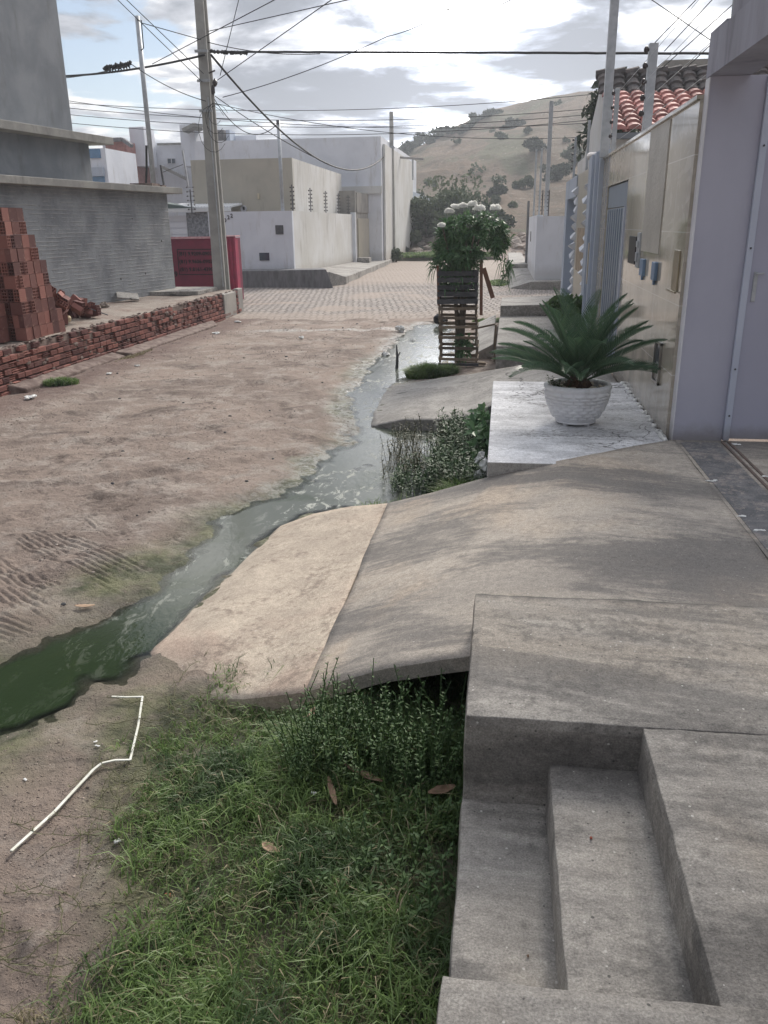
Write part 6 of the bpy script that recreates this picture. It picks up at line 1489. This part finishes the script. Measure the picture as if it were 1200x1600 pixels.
# ------------------------------------------------------------------ litter and small finds
def gpt(px, py, z=0.): p = at(px, py, z=z); zz = float(ground_z(np.array([p[0]]), np.array([p[1]]), False)[0][0]); p[2] = zz; return p
sp = [gpt(175, 1089), gpt(200, 1091), gpt(223, 1091), gpt(216, 1135), gpt(204, 1191), gpt(180, 1193), gpt(160, 1198), gpt(146, 1208), gpt(85, 1272), gpt(20, 1338)]
for q in sp: q[2] = max(q[2], -.02) + .022
mb = MB()
for i in range(len(sp) - 1): mb.bar(sp[i] - (sp[i + 1] - sp[i]) * .01, sp[i + 1] + (sp[i + 1] - sp[i]) * .01, .013 if i > 5 else .010, .006)
tag(mb.build('plastic_strip', M['strip'], loc=tuple(sp[5]), bevel=.001), 'long bent white plastic trim strip lying on the mud by the water', 'strip')
def leaf(label, px, py, L_, w_, az, mat='dryleaf', z=0., lift=.02, curl=.25, cat='dry leaf', name='dry_leaf', pos=None):
    p = gpt(px, py, z) if pos is None else np.array(pos); p[2] += lift; d = np.array([cos(az), sin(az), 0]); s = np.array([-sin(az), cos(az), 0]); mb = MB(); n = 8; V = []; F = []
    for i in range(n + 1):
        t = i / n; ww = w_ * math.sin(pi * (.04 + .92 * t)) ** .7 * random.uniform(.85, 1.1); c = p + d * L_ * (t - .5) + [0, 0, curl * L_ * (4 * (t - .5) ** 2) * .3]
        for k in (-1, -.5, 0, .5, 1): V.append(c + s * ww * .5 * k + [0, 0, abs(k) * ww * curl * .8])
    for i in range(n):
        for k in range(4): F.append((i * 5 + k, i * 5 + k + 1, i * 5 + k + 6, i * 5 + k + 5))
    mb.add(V, F); o = mb.build(name, M[mat], loc=tuple(p), smooth=True); so_ = o.modifiers.new('thickness', 'SOLIDIFY'); so_.thickness = .002
    return tag(o, label, cat)
leaf('curled pale orange dry leaf on the tyre marks above the water', 132, 944, .13, .035, .15, 'palelleaf', lift=.012)
leaf('brown folded dry leaf standing in the upper grass', 490, 1162, .09, .035, 1.4, 'dryleaf', lift=.11, curl=.5)
leaf('tan curled dry leaf in the middle of the grass', 424, 1350, .09, .04, -.5, 'palelleaf', lift=.09, curl=.4)
leaf('long brown dry husk slanting through the grass', 568, 1236, .20, .04, -.5, 'dryleaf', lift=.12, curl=.15)
leaf('narrow brown dry husk left of the long one in the grass', 520, 1262, .18, .028, -1.2, 'dryleaf', lift=.10, curl=.2)
leaf('olive brown dry leaf near the landing wall in the grass', 690, 1262, .12, .05, .5, 'dryleaf', lift=.10, curl=.3)
scrap('paper_scrap', 'tiny white crumpled scrap in the centre of the grass', 'scrap', gpt(491, 1258) + [0, 0, .09], .012, 'plastic', flat=.5)
scrap('paper_scrap', 'white litter lump on the dirt right of the green puddle bank', 'scrap', gpt(183, 1317) + [0, 0, .01], .013, 'plastic', flat=.5)
for (px, py) in ((148, 1157), (152, 1163)): scrap('white_chip', 'white chip on the mud above the bend of the plastic strip', 'chip', gpt(px, py) + [0, 0, .006], .011, 'plastic', 'white chips above the strip', n=3)
scrap('white_chip', 'single white chip on the dirt left of the plastic strip', 'chip', gpt(40, 1217) + [0, 0, .006], .01, 'plastic', n=3)
scrap('brick_crumb', 'red crumb at the mud edge of the grass', 'chip', gpt(262, 1392) + [0, 0, .008], .014, 'chip', n=2)
scrap('brick_crumb', 'bright red brick crumb on the upper sunken step', 'chip', at(925, 1310, z=.476), .007, 'chip', n=3, flat=.8)
scrap('brick_crumb', 'brownish crumb on the lower sunken step', 'chip', at(823, 1495, z=.302), .007, 'dryleaf', n=2, flat=.8)
for (px, py, lb, s) in ((48, 624, 'white torn plastic sheet by the grass at the brick wall foot', .17), (215, 573, 'small white plastic piece at the foot of the brick wall', .09), (336, 521, 'white crumpled litter piece before the end of the brick wall', .16), (372, 503, 'flat white litter piece at the corner of the brick wall', .14), (172, 587, 'greyish litter on the dark mud by the wall', .10)):
    scrap('litter', lb, 'litter', gpt(px, py) + [0, 0, .01], s * .62, 'plastic', n=6, flat=.22)
for (px, py, lb, s) in ((625, 518, 'white plastic bag heap at the far side of the water', .13), (644, 531, 'grey box like litter in the shallow water', .10), (603, 553, 'small white litter island in the bright water', .10), (470, 533, 'pale litter fleck on the dirt beyond the puddle', .06)):
    scrap('litter', lb, 'litter', gpt(px, py, -.03) + [0, 0, .03], s, 'plastic', n=7, flat=.5)
mb = MB(); q = gpt(620, 575, -.05); q[2] = -.08
mb.tube([q, q + [.01, 0, .2], q + [.0, 0, .42]], [.03, .025, .01], 6); mb.tube([q + [0, 0, .18], q + [.06, 0, .30]], .010, 5)
tag(mb.build('driftwood_stick', M['wooddark'], loc=tuple(q)), 'dark stick standing upright in the bright shallow water', 'stick')
# scattered small stones on the dirt street
for k in range(120):
    px, py = random.uniform(0, 600), 500 + 480 * random.random() ** 1.6
    x_, y_, _ = at(px, py, z=0); 
    if x_ < -6.7 or sdist(np.array([x_]), np.array([y_]), WATER)[0] < .25: continue
    z_ = float(ground_z(np.array([x_]), np.array([y_]), False)[0][0]); s = random.uniform(.003, .012) * (1 + y_ * .10); mb = MB(); mb.cur = random.random(); mb.ball((x_, y_, z_ + s * .2), s, s * random.uniform(.6, 1), s * .5, 7, 5, .2)
    dk_ = random.random() < .55
    tag(mb.build('street_stone', M['stoneM'] if not dk_ else M['wooddark'], loc=(x_, y_, z_)), 'dark clod lying on the dirt street' if dk_ else 'pale pebble lying on the dirt street', 'stone', 'dark clods on the dirt street' if dk_ else 'pale pebbles on the dirt street')

# ------------------------------------------------------------------ haze
HAZE = True
if HAZE:
    hz = MB().box(-210, 260, -25, 460, -6, 60).build('haze', M['white'], loc=(0, 100, 0))
    hz.data.materials.clear(); m = bpy.data.materials.new('haze air'); m.use_nodes = True; t = m.node_tree; t.nodes.clear()
    out = t.nodes.new('ShaderNodeOutputMaterial'); pv = t.nodes.new('ShaderNodeVolumePrincipled'); pv.inputs['Color'].default_value = (.86, .92, 1, 1); pv.inputs['Density'].default_value = .0012; pv.inputs['Anisotropy'].default_value = .4
    t.links.new(pv.outputs[0], out.inputs['Volume']); hz.data.materials.append(m); hz['kind'] = 'stuff'
